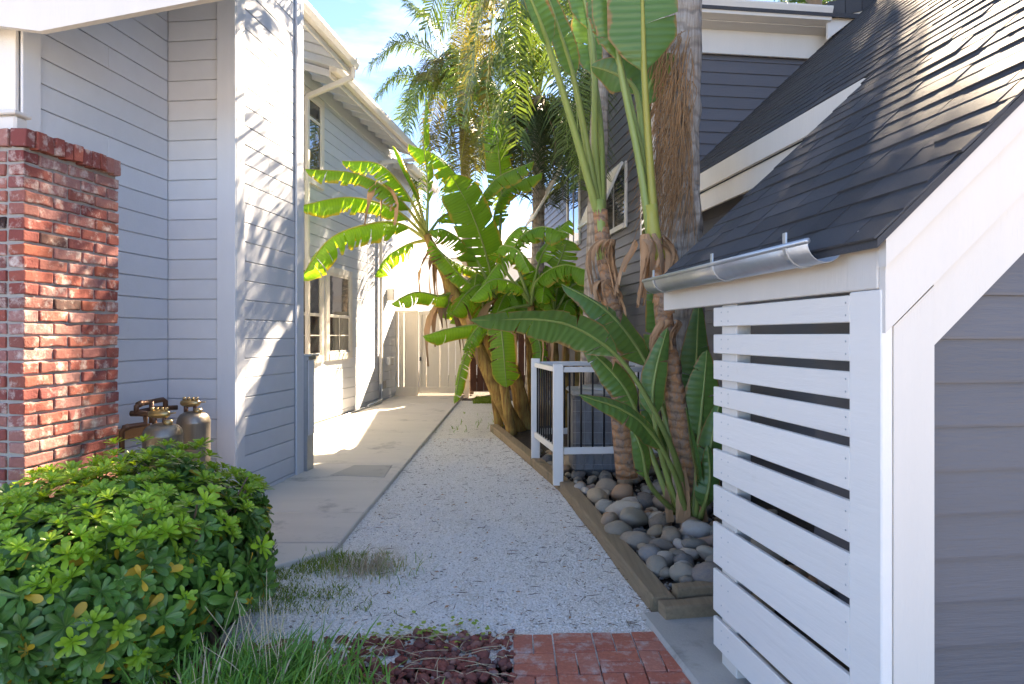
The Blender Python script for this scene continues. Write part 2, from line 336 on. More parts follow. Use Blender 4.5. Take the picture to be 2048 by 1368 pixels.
# gravel bed
def xt(Y):      # outer edge of the timber edging
    return .78+(Y-3.78)*(-.335/2.72) if Y < 6.5 else .445+(Y-6.5)*(-.77/3.5)
gb = MB(); rows = [3.2+i*.25 for i in range(43)]
for Y in rows:
    a = xr(Y)-.02 if Y > 4.75 else -1.5; b_ = xt(Y)+.05 if Y < 10 else -.32+(Y-10)*.35
    for j in range(9):
        X = a+(b_-a)*j/8; gb.v.append((X, Y, g(Y)+.006+.012*noise.noise((X*1.5, Y*1.5, 0))))
for i in range(len(rows)-1):
    for j in range(8): gb.f.append((i*9+j, i*9+j+1, (i+1)*9+j+1, (i+1)*9+j)); gb.m.append(0); gb.sm.append(True)
tag(gb.build('gravel_path', M_['gravel_base']), kind='structure')
def scatter(name, mat, pts, size, flat=.6, seed=1, sub=0, zoff=0):
    rng = np.random.default_rng(seed); bm = bmesh.new()
    if sub: bmesh.ops.create_icosphere(bm, subdivisions=sub, radius=1)
    else:
        for v in ((1, 0, 0), (0, 1, 0), (-1, 0, 0), (0, -1, 0), (.2, .2, 1), (-.1, -.2, -1)): bm.verts.new(v)
        bm.verts.ensure_lookup_table()
        for i in range(4):
            bm.faces.new((bm.verts[i], bm.verts[(i+1) % 4], bm.verts[4])); bm.faces.new((bm.verts[(i+1) % 4], bm.verts[i], bm.verts[5]))
    bv = np.array([v.co[:] for v in bm.verts], np.float32); bf = np.array([[v.index for v in f.verts] for f in bm.faces], np.int32) if sub == 0 else None
    bm.verts.index_update(); bf = np.array([[v.index for v in f.verts] for f in bm.faces], np.int32); bm.free()
    n = len(pts); nv = len(bv); V = np.repeat(bv[None], n, 0)*(1+.55*(rng.random((n, nv, 1))-.5)).astype(np.float32)
    sc = (size[0]+(size[1]-size[0])*rng.random((n, 1, 1))**1.6)*np.stack([.75+.6*rng.random(n), .75+.6*rng.random(n), flat*(.7+.6*rng.random(n))], 1)[:, None, :]; V = V*sc
    a = rng.random(n)*6.283; tl = (rng.random(n)-.5)*1.2; ca, sa, ct, st = np.cos(a)[:, None], np.sin(a)[:, None], np.cos(tl)[:, None], np.sin(tl)[:, None]
    x, y, z = V[..., 0], V[..., 1], V[..., 2]; y, z = y*ct-z*st, y*st+z*ct; x, y = x*ca-y*sa, x*sa+y*ca
    V = np.stack([x, y, z], -1)+np.array(pts, np.float32)[:, None, :]
    Fc = (bf[None]+(np.arange(n)*nv)[:, None, None]).reshape(-1, 3)
    m = bpy.data.meshes.new(name); m.vertices.add(n*nv); m.vertices.foreach_set('co', V.astype(np.float32).ravel())
    m.loops.add(Fc.size); m.loops.foreach_set('vertex_index', Fc.ravel().astype(np.int32)); m.polygons.add(len(Fc))
    m.polygons.foreach_set('loop_start', np.arange(0, Fc.size, 3, dtype=np.int32)); m.update(calc_edges=True); m.materials.append(mat)
    return tag(place(name, m), kind='stuff')
def lava_front(X): return 3.50-.12*max(0, -X-.35)+.06*noise.noise((X*4, 0, 3)) if X > -.75 else 3.45+.10*noise.noise((X*4, 0, 3))-.25*max(0, -X-.95)
pts = []; rr = random.Random(3)
while len(pts) < 52000:
    Y = 3.15+(rr.random()**1.7)*6.2
    a = xr(Y)+.01 if Y > 4.72 else -1.45; X = a+(xt(Y)-a)*rr.random()
    if Y < 3.56 and X > -.01: continue
    if X < .05 and Y < lava_front(X)-.05*rr.random(): continue
    n_ = noise.noise((X*1.3, Y*.9, 5))
    if noise.noise((X*2.1, Y*1.2, 9))+.35*noise.noise((X*7, Y*5, 2)) > .30 and rr.random() < .55: continue
    if Y < 4.9 and X < -.55+.3*n_ and rr.random() < .45+(.45 if Y > 4.05+.25*X else 0)*(X < -.75): continue
    pts.append((X, Y, g(Y)+.0055+.012*noise.noise((X*1.5, Y*1.5, 0))))
scatter('gravel_chips', M_['gravel'], pts, (.0045, .0125), .42, 2)['label'] = 'white marble gravel chips covering the side yard path'
pts = []
while len(pts) < 1500:
    X = -1.75+rr.random()*1.78; Y = 2.45+rr.random()*1.2
    if Y > lava_front(X)+.06*(rr.random()-.3) or X > .02-.05*rr.random(): continue
    if X < -.8 and rr.random() < .55: continue
    pts.append((X, Y, g(Y)+.006+.022*rr.random()))
scatter('lava_gravel', M_['lava'], pts, (.010, .027), .75, 5, 2)['label'] = 'dark red lava rock mulch in front of the gravel'
pts = [(x, Y, g(Y)+.02) for (x, Y) in ((-.15+rr.random()*.5, 3.42+rr.random()*.3) for _ in range(60)) if x < .05 or Y > 3.55]
# litter: twigs on the gravel
tw = MB()
for k in range(480):
    Y = 3.6+rr.random()**1.4*6.5; a = xr(Y) if Y > 4.75 else -1.2; X = a+(xt(Y)-a)*(rr.random() if k % 3 else 1-rr.random()**2*.35); an = rr.random()*6.28; L = .008+.035*rr.random()**2
    z = g(Y)+.022; d = Vector((math.cos(an), math.sin(an), .1*(rr.random()-.3)))*L; o = Vector((X, Y, z)); bd = Vector((-d.y, d.x, 0))*.3*(rr.random()-.5)
    tw.tube([o-d, o+bd, o+d], [.0015, .0024, .001], 4)
lf = MB()
for k in range(170):
    Y = 3.6+rr.random()**1.3*6; a = xr(Y) if Y > 4.75 else -1.0; X = a+(xt(Y)-a)*rr.random(); an = rr.random()*6.28; L = .008+.014*rr.random(); d = Vector((math.cos(an), math.sin(an), .15))*L; q = Vector((-math.sin(an), math.cos(an), .25*(rr.random()-.5)))*L*.45; o = Vector((X, Y, g(Y)+.021))
    lf.add([o-d, o+q+Vector((0, 0, .004)), o+d, o-q], [(0, 1, 2, 3)])
tag(lf.build('leaf_litter', M_['dry_leaf']), 'small fallen brown leaves scattered over the white gravel', None, None, 'stuff')
tag(tw.build('twig_litter', M_['twig']), 'thin brown twigs and needles scattered over the gravel', None, None, 'stuff')

# brick paving, basket weave
def rough_box(name, mat, l, w_, h, nx=4, seed=0, amp=.004, rnd=.004):
    b = bmesh.new(); bmesh.ops.create_cube(b, size=1)
    bmesh.ops.scale(b, vec=(l, w_, h), verts=b.verts)
    long = [e for e in b.edges if abs(e.verts[0].co.x-e.verts[1].co.x) > l*.5]
    bmesh.ops.bevel(b, geom=list(b.edges), offset=rnd, segments=2, affect='EDGES', profile=.6)
    long = [e for e in b.edges if abs(e.verts[0].co.x-e.verts[1].co.x) > l*.5]
    bmesh.ops.subdivide_edges(b, edges=long, cuts=nx, use_grid_fill=False)
    for v in b.verts:
        p = v.co*14+Vector((seed*9.1, seed*3.3, 0)); v.co += Vector((noise.noise(p), noise.noise(p+Vector((5, 0, 0))), noise.noise(p+Vector((0, 7, 0)))))*amp*1.4
    m = bpy.data.meshes.new(name); b.to_mesh(m); b.free(); m.materials.append(mat); return m
pv = MB(); pv.add([(.0, 2.1, g(2.1)-.004), (.82, 2.1, g(2.1)-.004), (.80, 3.52, g(3.52)-.004), (.0, 3.46, g(3.46)-.004)], [(0, 1, 2, 3)])
pav = tag(pv.build('brick_paving', M_['gravel_base']), kind='structure')
pm = [rough_box('paver', M_['paver'], .196, .094, .05, 2, s, .0016, .003) for s in range(4)]
for i in range(4):
    for j in range(7):
        cx = .105+i*.203; cy = 3.405-j*.203+(.03*i/3)
        for k in (-1, 1):
            if (i+j) % 2: loc = (cx, cy+k*.0507); rz = 0
            else: loc = (cx+k*.0507, cy); rz = math.pi/2
            place('paver', pm[rr.randrange(4)], pav, (loc[0], loc[1], g(loc[1])-.008+.004*rr.random()), (0.01*(rr.random()-.5), .012*(rr.random()-.5), rz+.02*(rr.random()-.5)))

# ------------------------------------------------------------------ LEFT house (local frame: x to the right, y along the alley)
XF, XC, XW, XP = -4.156, -3.044, -3.647, -2.973
YC0, YC1, YW0, YP0, YP1 = 5.473, 6.80, 3.95, 3.245, 3.963
lh = thing('gray_blue_house', 'two storey gray blue sided house along the left of the path', 'house', (XF, YC1, g(7)), LEFT)
PIT, PH = .1705, .154
core = MB()
core.cbox(-11, XF-.018, 3.96, 16.2, -.2, 5.42, 0.001)
core.cbox(XF-.02, XC-.018, YC0+.018, YC1-.004, g(6)+.03, 7.2, .001)
core.cbox(XF-.02, XW-.018, YW0+.02, YC0+.02, -.1, 5.3, .001)
core.build('wall', M_['blue_paint'], lh)
def rowz(z0, z1):
    out = []; k = math.floor((z0-PH)/PIT)
    while PH+k*PIT < z1:
        a = max(z0, PH+k*PIT+.0035); b = min(z1, PH+(k+1)*PIT-.0035)
        if b-a > .02: out.append((a, b))
        k += 1
    return out
def boards(axis, plane, a0, a1, z0, z1, seams=(), parent=None, mat='blue_paint', sgn=1, depth=.017):
    for k, (za, zb) in enumerate(rowz(z0, z1)):
        cuts = [a0]+[s+.0 for s, f in seams if f(k)]+[a1]
        for u, v_ in zip(cuts[:-1], cuts[1:]):
            wob = .0015*(random.random()-.5)
            if axis == 'x': box('siding_board', M_[mat], parent, plane-depth+wob, plane+wob, u+.001, v_-.001, za, zb, .004)
            else: box('siding_board', M_[mat], parent, u+.001, v_-.001, plane+wob, plane+depth+wob, za, zb, .004)
boards('x', XF, YC1, 13.95, .25, 5.30, [(8.6, lambda k: k % 3 == 0), (11.9, lambda k: k % 3 == 1)], lh)
boards('x', XF, 13.95, 16.2, .30, 5.2, [], lh)
boards('x', XC, YC0+.145, YC1-.145, g(6.3)+.05, 7.1, [(6.10, lambda k: k % 7 in (0, 1, 2, 3, 4) and k > 16)], lh)
boards('y', YC0, XW, XC-.145, .05, 5.3, [], lh)
boards('x', XW, YW0+.15, YC0, .05, 5.3, [(4.75, lambda k: k % 4 == 1)], lh)
for (x0, x1, y0, y1, z1) in ((XC-.145, XC+.022, YC0-.024, YC0-.002, 7.1), (XC+.001, XC+.022, YC0, YC0+.143, 7.1), (XC+.001, XC+.022, YC1-.143, YC1, 7.1), (XC-.14, XC+.022, YC1+.002, YC1+.024, 7.1), (XW+.001, XW+.02, YW0, YW0+.148, 5.0)):
    box('corner_board', M_['blue_trim'], lh, x0, x1, y0, y1, .12 if x0 < -3.1 else g(6.3)+.03, z1)
box('foundation', M_['concrete2'], lh, XF-.1, XF-.012, YC1, 16, .0, .255)
# front facade beside the brick pier
box('stucco_wall', M_['white_wall'], lh, -8, XW-.004, YW0-.03, YW0-.001, -.1, 5)
box('ledge', M_['cream_paint'], lh, -5, -3.13, 3.36, 3.45, 2.62, 2.75, .012)
box('ledge_cap', M_['cream_paint'], lh, -5, -3.115, 3.34, 3.46, 2.752, 2.775, .006)
# rake fascia over the recess
FP = [(-5.5, 3.70), (-3.566, 3.42), (-3.305, 3.375), (-1.95, 3.54)]
rk = MB(); rk.prism([(x, 3.72, z) for x, z in FP]+[(x, 3.72, z+.20) for x, z in FP[::-1]], (0, .045, 0)); rk.build('rake_fascia', M_['cream_paint'], lh)
rf = MB()
for (xa, za), (xb, zb) in zip(FP[:-1], FP[1:]): rf.add([(xa, 3.70, za+.20), (xb, 3.70, zb+.20), (xb, 5.46, zb+1.55), (xa, 5.46, za+1.55), (xa, 3.70, za+.25), (xb, 3.70, zb+.25), (xb, 5.46, zb+1.60), (xa, 5.46, za+1.60)], [(3, 2, 1, 0), (4, 5, 6, 7), (0, 1, 5, 4), (1, 2, 6, 5), (3, 0, 4, 7), (2, 3, 7, 6)])
rf.build('porch_roof', M_['soffit'], lh)
# eaves, rafters, gutters
def eave(xo, y0, y1, z, parent):
    rs = MB(); rs.prism([(xo+.02, y0, z+.03), (XF-2.6, y0, z+.03+2.9*.36), (XF-2.6, y0, z+.08+2.9*.36), (xo+.02, y0, z+.08)], (0, y1-y0, 0)); rs.build('roof', M_['soffit'], parent)
    box('fascia', M_['cream_paint'], parent, xo-.03, xo, y0, y1, z-.11, z+.07)
    gt = MB(); prof = [(xo+.002, z+.07), (xo+.002, z-.04), (xo+.085, z-.04), (xo+.115, z+.03), (xo+.115, z+.075), (xo+.105, z+.075)]
    gt.prism([(x, y0-.02, zz) for x, zz in prof], (0, y1-y0+.04, 0)); gt.build('gutter', M_['cream_paint'], parent)
    y = y0+.12
    while y < y1:
        rb = MB(); rb.prism([(xo-.031, y, z-.07), (XF-.1, y, z-.07+(xo-XF)*.36), (XF-.1, y, z+.03+(xo-XF)*.36), (xo-.031, y, z+.03)], (0, .045, 0)); rb.build('rafter', M_['blue_trim'], parent); y += .42
eave(-3.36, 5.6, 9.14, 5.28, lh); eave(-3.66, 9.16, 13.6, 5.27, lh); eave(-3.80, 13.62, 16.0, 5.0, lh)
box('frieze', M_['blue_trim'], lh, XF+.001, XF+.022, YC1, 16, 5.16, 5.30)
def downspout(y, pts, name='downspout'):
    b = MB()
    for (x0, y0_, z0_), (x1, y1_, z1_) in zip(pts[:-1], pts[1:]):
        a, c = Vector((x0, y0_, z0_)), Vector((x1, y1_, z1_)); d = c-a; M = Matrix.Translation(a) @ d.to_track_quat('Z', 'Y').to_matrix().to_4x4()
        b.cbox(-.028, .028, -.036, .036, -.01, d.length+.01, .006, 0, M)
    return b.build(name, M_['cream_paint'], lh)
downspout(9.4, [(-3.30, 9.06, 5.24), (-3.33, 9.10, 5.12), (XF+.05, 9.38, 4.98), (XF+.05, 9.40, .26)])
downspout(12.79, [(-3.60, 13.5, 5.22), (-3.62, 13.45, 5.1), (XF+.05, 12.82, 4.9), (XF+.05, 12.79, .62)])
MB().tube([(XF+.05, 12.79, .64), (XF+.06, 12.79, .34), (XF+.10, 12.62, .30), (XF+.10, 11.9, .27)], .035, 8).build('downspout_boot', M_['galv'], lh)
MB().tube(spline([(XF+.09, 12.6, .28), (XF+.06, 10.6, .23), (XF+.05, 8.9, .2)], 10), .014, 6).build('conduit', M_['galv'], lh)
def window_x(y0, y1, z0, z1, rail=None, cas=.10, vm=(), parent=lh, x=XF, sill=True, hm=()):
    wd = MB(); e = .03
    wd.cbox(x+.001, x+e, y0, y0+cas, z0, z1); wd.cbox(x+.001, x+e, y1-cas, y1, z0, z1); wd.cbox(x+.001, x+e-.001, y0+cas, y1-cas, z1-cas, z1); wd.cbox(x+.001, x+e+.012, y0+cas, y1-cas, z0, z0+cas)
    o = wd.build('window', M_['cream_paint'], parent)
    a, b, c, d = y0+cas, y1-cas, z0+cas, z1-cas
    MB().cbox(x+.002, x+.008, a, b, c, d, .001).build('pane', M_['glass'], o)
    s = MB(); k = .035
    for (p, q, r_, t_) in ((a, a+k, c, d), (b-k, b, c, d), (a+k, b-k, d-k, d), (a+k, b-k, c, c+k)): s.cbox(x+.009, x+.022, p, q, r_, t_, .003)
    if rail: s.cbox(x+.009, x+.026, a+k, b-k, rail-.022, rail+.022, .003)
    s.build('sash', M_['cream_paint'], o)
    mt = MB()
    for f in vm: mt.cbox(x+.009, x+.016, a+(b-a)*f-.008, a+(b-a)*f+.008, c+k, (rail or d-k)-.022, .002)
    for zz in hm: mt.cbox(x+.009, x+.015, a+k, b-k, zz-.008, zz+.008, .002)
    if vm or hm: mt.build('muntin', M_['cream_paint'], o)
    return o
window_x(10.16, 11.29, 1.16, 2.64, 1.86, .11, (.5,), hm=(1.55,))
window_x(8.9, 10.06, 1.14, 2.64, 1.86, .11, (.5,), hm=(1.55,))
window_x(8.95, 10.07, 3.78, 5.14, 4.74, .10)
box('vent_hood', M_['white_wall'], lh, XF+.001, XF+.1, 13.25, 13.5, .95, 1.12, .02); box('wall_vent', M_['wire'], lh, XF+.001, XF+.014, 13.05, 13.25, .5, .65)
box('wall_lamp_bracket', M_['cream_paint'], lh, XF+.001, XF+.16, 13.3, 13.42, 2.25, 2.5, .02)
# narrow meter cabinet at the back corner of the chase
mc = thing('meter_cabinet', 'narrow gray metal cabinet with flat overhanging cap behind the corner board', 'cabinet', (XC-.1, YC1+.1, g(7)), LEFT)
box('cabinet_body', M_['galv'], mc, XC-.32, XC+.055, YC1+.03, YC1+.2, g(7)+.04, 1.33, .006)
box('cabinet_door', M_['blue_trim'], mc, XC+.056, XC+.068, YC1+.045, YC1+.185, .5, 1.30, .004)
box('cabinet_cap', M_['galv'], mc, XC-.34, XC+.10, YC1+.026, YC1+.24, 1.331, 1.352, .004)
box('cap_trim', M_['galv'], mc, XC-.33, XC+.075, YC1+.028, YC1+.22, 1.29, 1.33, .004)

# brick pier
bp = thing('brick_pier', 'red used brick pier with soldier cap beside the shrub', 'pier', (-3.3, 3.6, -.05), LEFT)
HB, BZ0, CAPZ = .070, -.06, 2.54
MB().cbox(XW+.02-.7, XP-.012, YP0+.012, YP1-.012, -.2, CAPZ+.08, .003).build('mortar_core', M_['mortar'], bp)
bm_ = {L: [rough_box('brick', M_['brick'], L, .092, .058, 4, s+int(L*100), .0045, .007) for s in range(4)] for L in (.197, .147, .095)}
k = 0; nrow = int((CAPZ-BZ0)/HB)
for r in range(nrow):
    z = BZ0+(r+.5)*HB
    # side face (along y)
    if r % 2: seq = [.197, .197, .197, .095]
    else: seq = [.095, .197, .197, .197]
    gap = (YP1-YP0-sum(seq))/3.0; y = YP0
    for L in seq:
        jit = lambda s: s*(random.random()-.5)
        place('brick', random.choice(bm_[L]), bp, (XP-.046+jit(.008), y+L/2, z+jit(.004)), (jit(.03), jit(.03), math.pi/2+jit(.03))); y += L+gap
    x = XP-.098-(.01); seqf = [.197]*3 if not r % 2 else [.095, .197, .197]
    for L in seqf:
        place('brick', random.choice(bm_[L]), bp, (x-L/2, YP0+.046+jit(.006), z+jit(.004)), (jit(.03), jit(.03), jit(.03))); x -= L+.011
y = YP0-.02
while y < YP1-.02:
    place('cap_brick', random.choice(bm_[.095]), bp, (XP-.016+.018*random.random(), y+.03, CAPZ+.046+.010*random.random()), (R(90)+.04*(random.random()-.5), R(90)+.03*(random.random()-.5), .0), (1, 1, 1)); y += .0655
x = XP-.08
for i in range(6): place('cap_brick', random.choice(bm_[.095]), bp, (x-.03, YP0+.03, CAPZ+.05), (R(90), R(90), R(90)), (1, 1, 1)); x -= .0655

# water tanks and pipes
def tank(c, r, zt, label):
    t_ = thing('water_filter_tank', label, 'tank', (c[0], c[1], g(c[1])), WORLD, 'steel tanks in the recess'); b = MB(); n = 28
    prof = [(r*.98, g(c[1])), (r, g(c[1])+.03), (r, zt-.085), (r*1.012, zt-.08), (r*1.012, zt-.07), (r*.985, zt-.06), (r*.93, zt-.035), (r*.8, zt-.012), (r*.55, zt+.004), (r*.3, zt+.012), (0.002, zt+.014)]
    vs = [(c[0]+q*math.cos(2*math.pi*j/n), c[1]+q*math.sin(2*math.pi*j/n), z) for q, z in prof for j in range(n)]
    b.add(vs, [(i*n+j, i*n+(j+1) % n, (i+1)*n+(j+1) % n, (i+1)*n+j) for i in range(len(prof)-1) for j in range(n)], 0, True); b.build('tank_body', M_['steel'], t_)
    MB().tube([(c[0]+r*.35, c[1]-.02, zt), (c[0]+r*.35, c[1]-.02, zt+.035)], [.032, .03], 14).build('filler_cap', M_['brass'], t_)
    for dx, q_ in ((-.06, .017), (.01, .014)): MB().tube([(c[0]+dx, c[1], zt), (c[0]+dx, c[1], zt+.07)], q_, 10).build('riser', M_['copper'], t_)
    v = MB(); v.tube([(c[0]-.10, c[1], zt+.075), (c[0]-.08, c[1], zt+.075), (c[0]-.03, c[1], zt+.075), (c[0]+.03, c[1], zt+.075), (c[0]+.05, c[1], zt+.075)], [.016, .028, .032, .028, .012], 10); v.build('valve_body', M_['brass'], t_)
    for dx in (-.07, -.035, 0, .03): MB().tube([(c[0]+dx, c[1]-.01, zt+.10), (c[0]+dx, c[1]-.01, zt+.122)], .011, 6).build('bolt', M_['brass'], t_)
    MB().tube([(c[0]+.05, c[1], zt+.08), (c[0]+.10, c[1]-.02, zt+.085)], .005, 6).build('lever', M_['brass'], t_)
TA = (-2.47, 4.83); TB = (-2.50, 5.36)
tank(TA, .131, .92, 'stained steel tank nearest the brick pier'); tank(TB, .122, .945, 'stained steel tank tucked behind the other against the siding')
pp = thing('copper_pipework', 'tarnished copper pipes looping above the steel tanks', 'pipe', (-2.78, 4.9, g(5)))
def pipe(pts, r=.0165, name='pipe'): return MB().tube(pts, r, 10).build(name, M_['copper'], pp)
Pp = lambda x, y, Y: tuple(P(x, y, Y))
pipe([Pp(244, 905, 4.85), Pp(244, 864, 4.85), Pp(249, 856, 4.85), Pp(258, 853, 4.87), Pp(291, 848, 4.95), Pp(291, 828, 4.95)], .019)
pipe([Pp(262, 827, 5.0), Pp(280, 827, 5.0), Pp(302, 829, 4.9)], .021)
pipe([Pp(273, 826, 5.0), Pp(273, 813, 5.0), Pp(278, 808, 5.02), Pp(326, 799, 5.25), Pp(331, 803, 5.27), Pp(331, 818, 5.27)], .019)
pipe([Pp(303, 803, 5.12), Pp(303, 846, 5.12)], .017); pipe([Pp(278, 824, 5.05), Pp(310, 817, 5.25), Pp(355, 815, 5.35)], .019)
pipe([Pp(258, 853, 4.87), Pp(246, 857, 4.85)], .023, 'elbow'); pipe([Pp(276, 810, 5.0), Pp(284, 806, 5.04)], .023, 'elbow')
box('pipe_support', M_['cedar'], thing('wood_support_strip', 'orange wooden strip fixed to siding behind the copper pipe', 'wood strip', (XW+.02, 4.6, .7), LEFT), XW+.002, XW+.03, 4.3, 5.2, .74, .83)

# ------------------------------------------------------------------ RIGHT house (local frame)
XS, XD, XL2 = 1.3506, 2.677, 2.95
YS0, YS1, YFW, YG1, YE = 1.884, 3.737, 7.315, 12.56, 16.8
SL = .939; ZE = 1.877
def zr(x): return ZE+SL*(x-XS)
rh = thing('charcoal_house', 'charcoal lap sided house with shingle roof on the right', 'house', (XD, YFW, 0), RIGHT)
c2 = MB()
c2.cbox(XD+.02, 11, YFW+.02, YG1, -.2, 4.78, .001); c2.prism([(XD+.02, YFW+.02, 4.77), (XD+.02, YG1, 4.77), (XD+.02, (YFW+YG1)/2, 5.83)], (8.3, 0, 0))
c2.cbox(XD+.02, 9, YG1, YE, -.2, 4.5, .001)
c2.cbox(XL2+.02, 9, YS1+.1, YFW+.05, -.2, 3.15, .001)
c2.cbox(2.35, 9, YS0+.03, YS1+.12, -.2, 2.5, .001)
c2.build('wall', M_['dark_paint'], rh)
LP = .135
def lap(axis, plane, a0f, a1f, z0, z1, ph=.058, parent=rh, seamf=None, lp=LP):
    k = math.floor((z0-ph)/lp)
    while ph+k*lp < z1:
        zb = ph+k*lp; zt = zb+lp+.012; zb2 = max(zb, z0); zt = min(zt, z1+.01); a0, a1 = a0f(zb+.06), a1f(zb+.06); k += 1
        if a1-a0 < .06 or zt-zb2 < .03: continue
        segs = [(a0, a1)]
        if seamf and seamf(k) and a0+.3 < seamf(k) < a1-.3: segs = [(a0, seamf(k)-.001), (seamf(k)+.001, a1)]
        for u, v_ in segs:
            b = MB(); top, bot = .005, .021
            if axis == 'x': b.prism([(plane, u, zb2), (plane-bot, u, zb2), (plane-bot-.0005, u, zb2+.008), (plane-top, u, zt), (plane, u, zt)], (0, v_-u, 0))
            else: b.prism([(u, plane, zb2), (u, plane, zt), (u, plane-top, zt), (u, plane-bot-.0005, zb2+.008), (u, plane-bot, zb2)], (v_-u, 0, 0))
            b.build('siding_board', M_['dark_paint'], parent)
mid = (YFW+YG1)/2
lap('x', XD+.02, lambda z: YFW+.11 if z < 4.75 else YFW+(z-4.75)/.42, lambda z: YG1 if z < 4.75 else YG1-(z-4.75)/.42, .1, 6.3, seamf=lambda k: 8.9+(k*1.37 % 2.8) if k % 2 else None)
lap('x', XD+.02, lambda z: YG1, lambda z: YE, .1, 4.5, seamf=lambda k: 13.6+(k*.9 % 2) if k % 3 == 0 else None)
lap('y', YFW+.02, lambda z: XD+.12, lambda z: 5.2, .1, 4.75)
lap('x', XL2+.02, lambda z: YS1+.12, lambda z: YFW, .1, 3.05)
lap('x', 2.35, lambda z: YS0+.2, lambda z: YS1+.1, .0, 2.5)                 # back wall inside the slatted enclosure
# gable front of the enclosure wing: lap siding framed by white boards
lap('y', YS0+.03, lambda z: max(XS+.172, XS+(z-1.42)/SL), lambda z: 6, -.1, 5.2, .055)
for (a, b_) in ((XD-.004, XD+.02),): box('corner_board', M_['white_paint'], rh, a-.002, a+.018, YFW, YFW+.11, .1, 4.75); box('corner_board', M_['white_paint'], rh, XD-.006, XD+.115, YFW-.02, YFW-.001, .1, 4.75)
def rakeboard(name, y0, y1, dz0, dz1, x0, x1):
    b = MB(); b.prism([(x0, y0, zr(x0)+dz0), (x1, y0, zr(x1)+dz0), (x1, y0, zr(x1)+dz1), (x0, y0, zr(x0)+dz1)], (0, y1-y0, 0)); return b.build(name, M_['cream_paint'], rh)
rakeboard('rake_trim', YS0-.052, YS0-.018, -.115, -.022, XS-.012, 6)
rakeboard('rake_fascia', YS0-.030, YS0-.002, -.322, -.123, XS+.002, 6)
rakeboard('rake_frieze', YS0-.012, YS0+.014, -.52, -.330, XS+.172, 6)
bx_ = MB(); bx_.prism([(XS+.038, YS0-.018, -.08), (XS+.170, YS0-.018, -.08), (XS+.170, YS0-.018, 1.70), (XS+.038, YS0-.018, 1.578)], (0, .03, 0)); bx_.build('corner_trim', M_['cream_paint'], rh)
# roof deck, shingles
SH = math.hypot(1, SL); AR = math.atan(SL); EXPO = .127
dk = MB(); XT = 7.2
def deck(x0, x1, y0, y1): dk.prism([(x0, y0, zr(x0)-.03), (x1, y0, zr(x1)-.03), (x1, y0, zr(x1)-.004), (x0, y0, zr(x0)-.004)], (0, y1-y0, 0))
deck(XS-.045, 2.70, YS0-.06, YS1+.03); deck(2.70, XT, YS0-.06, YFW-.022)
roof = dk.build('roof', M_['shingle'], rh)
sm = []
for s in range(4):
    b = MB(); tl = (.007, .009, .008, .010)[s]
    b.prism([(0, 0, 0), (0, 1, 0), (0, 1, tl), (0, 0, tl)], (.205, 0, 0)); b.v = [(x, y, z*(1 if x < .1 else .25)) for x, y, z in b.v]
    sm.append(b.mesh('shingle', M_['shingle']))
rest = MB(); rest_n = 0; cnt = 0
nr = int((XT-XS+.05)*SH/EXPO)
for r in range(nr):
    sl = r*EXPO; x = XS-.052+sl/SH; z = zr(x)+.0
    y0 = YS0-.062; y1 = YS1+.035 if x < 2.66 else YFW-.025
    y = y0-(.11*(r % 3))
    while y < y1:
        wd = random.choice((.14, .2, .24, .3, .33)); a = max(y, y0); b_ = min(y+wd, y1); y += wd
        if b_-a < .03: continue
        L = Vector((x, a, z)); thick = random.choice((1.1, 1, .7))
        if a < 4.3 and x < 3.3 and cnt < 300:
            o = place('shingle', random.choice(sm), roof, (x+.006*(random.random()-.5), a, z+.002*random.random()), (0, -AR+.012, 0), (1, b_-a-.005, thick)); cnt += 1
        else:
            M = Matrix.Translation((x, a, z)) @ Matrix.Rotation(-AR+.012, 4, 'Y'); h = .008*thick
            vs = [M @ Vector(v) for v in ((0, 0, 0), (0, b_-a-.003, 0), (0, b_-a-.003, h), (0, 0, h), (.2, 0, 0), (.2, b_-a-.003, 0), (.2, b_-a-.003, h*.3), (.2, 0, h*.3))]
            rest.add(vs, [(0, 1, 2, 3), (3, 2, 6, 7), (0, 3, 7, 4), (1, 5, 6, 2)])
ro = rest.build('shingle_courses', M_['shingle'], roof); ro['kind'] = 'stuff'
# eave of the rear roof: two stacked white boards
b = MB(); b.cbox(2.655, 2.69, YS1+.1, YFW-.03, zr(2.70)-.20, zr(2.70)-.03); b.build('eave_fascia', M_['cream_paint'], rh)
b = MB(); b.cbox(2.70, 2.73, YS1+.1, YFW-.03, zr(2.70)-.38, zr(2.70)-.205); b.build('eave_frieze', M_['cream_paint'], rh)
box('soffit', M_['cream_paint'], rh, 2.732, XL2+.03, YS1+.1, YFW-.03, zr(2.70)-.24, zr(2.70)-.22)
# upper eave with gutter on the front wall, main roof
XG = 4.42
box('frieze_board', M_['cream_paint'], rh, XD-.06, XG+.5, YFW-.055, YFW-.024, 4.70, 4.98); box('eave_soffit', M_['cream_paint'], rh, XD-.1, 6, YFW-.26, YFW-.02, 4.965, 4.985)
gt = MB(); gt.prism([(XD-.12, YFW-.27, 4.97), (XD-.12, YFW-.38, 4.99), (XD-.12, YFW-.40, 5.06), (XD-.12, YFW-.42, 5.11), (XD-.12, YFW-.42, 5.13), (XD-.12, YFW-.27, 5.13)], (XG-XD+.12, 0, 0)); gt.build('box_gutter', M_['cream_paint'], rh)
mr_ = MB()
for (ya, za, yb, zb) in ((YFW-.40, 5.12-.10, mid, 6.10), (mid, 6.10, YG1+.12, 4.95)): mr_.prism([(XD-.14, ya, za), (XD-.14, yb, zb), (XD-.14, yb, zb+.05), (XD-.14, ya, za+.05)], (8.4, 0, 0))
mr_.build('main_roof', M_['shingle'], rh)
fr_ = MB()
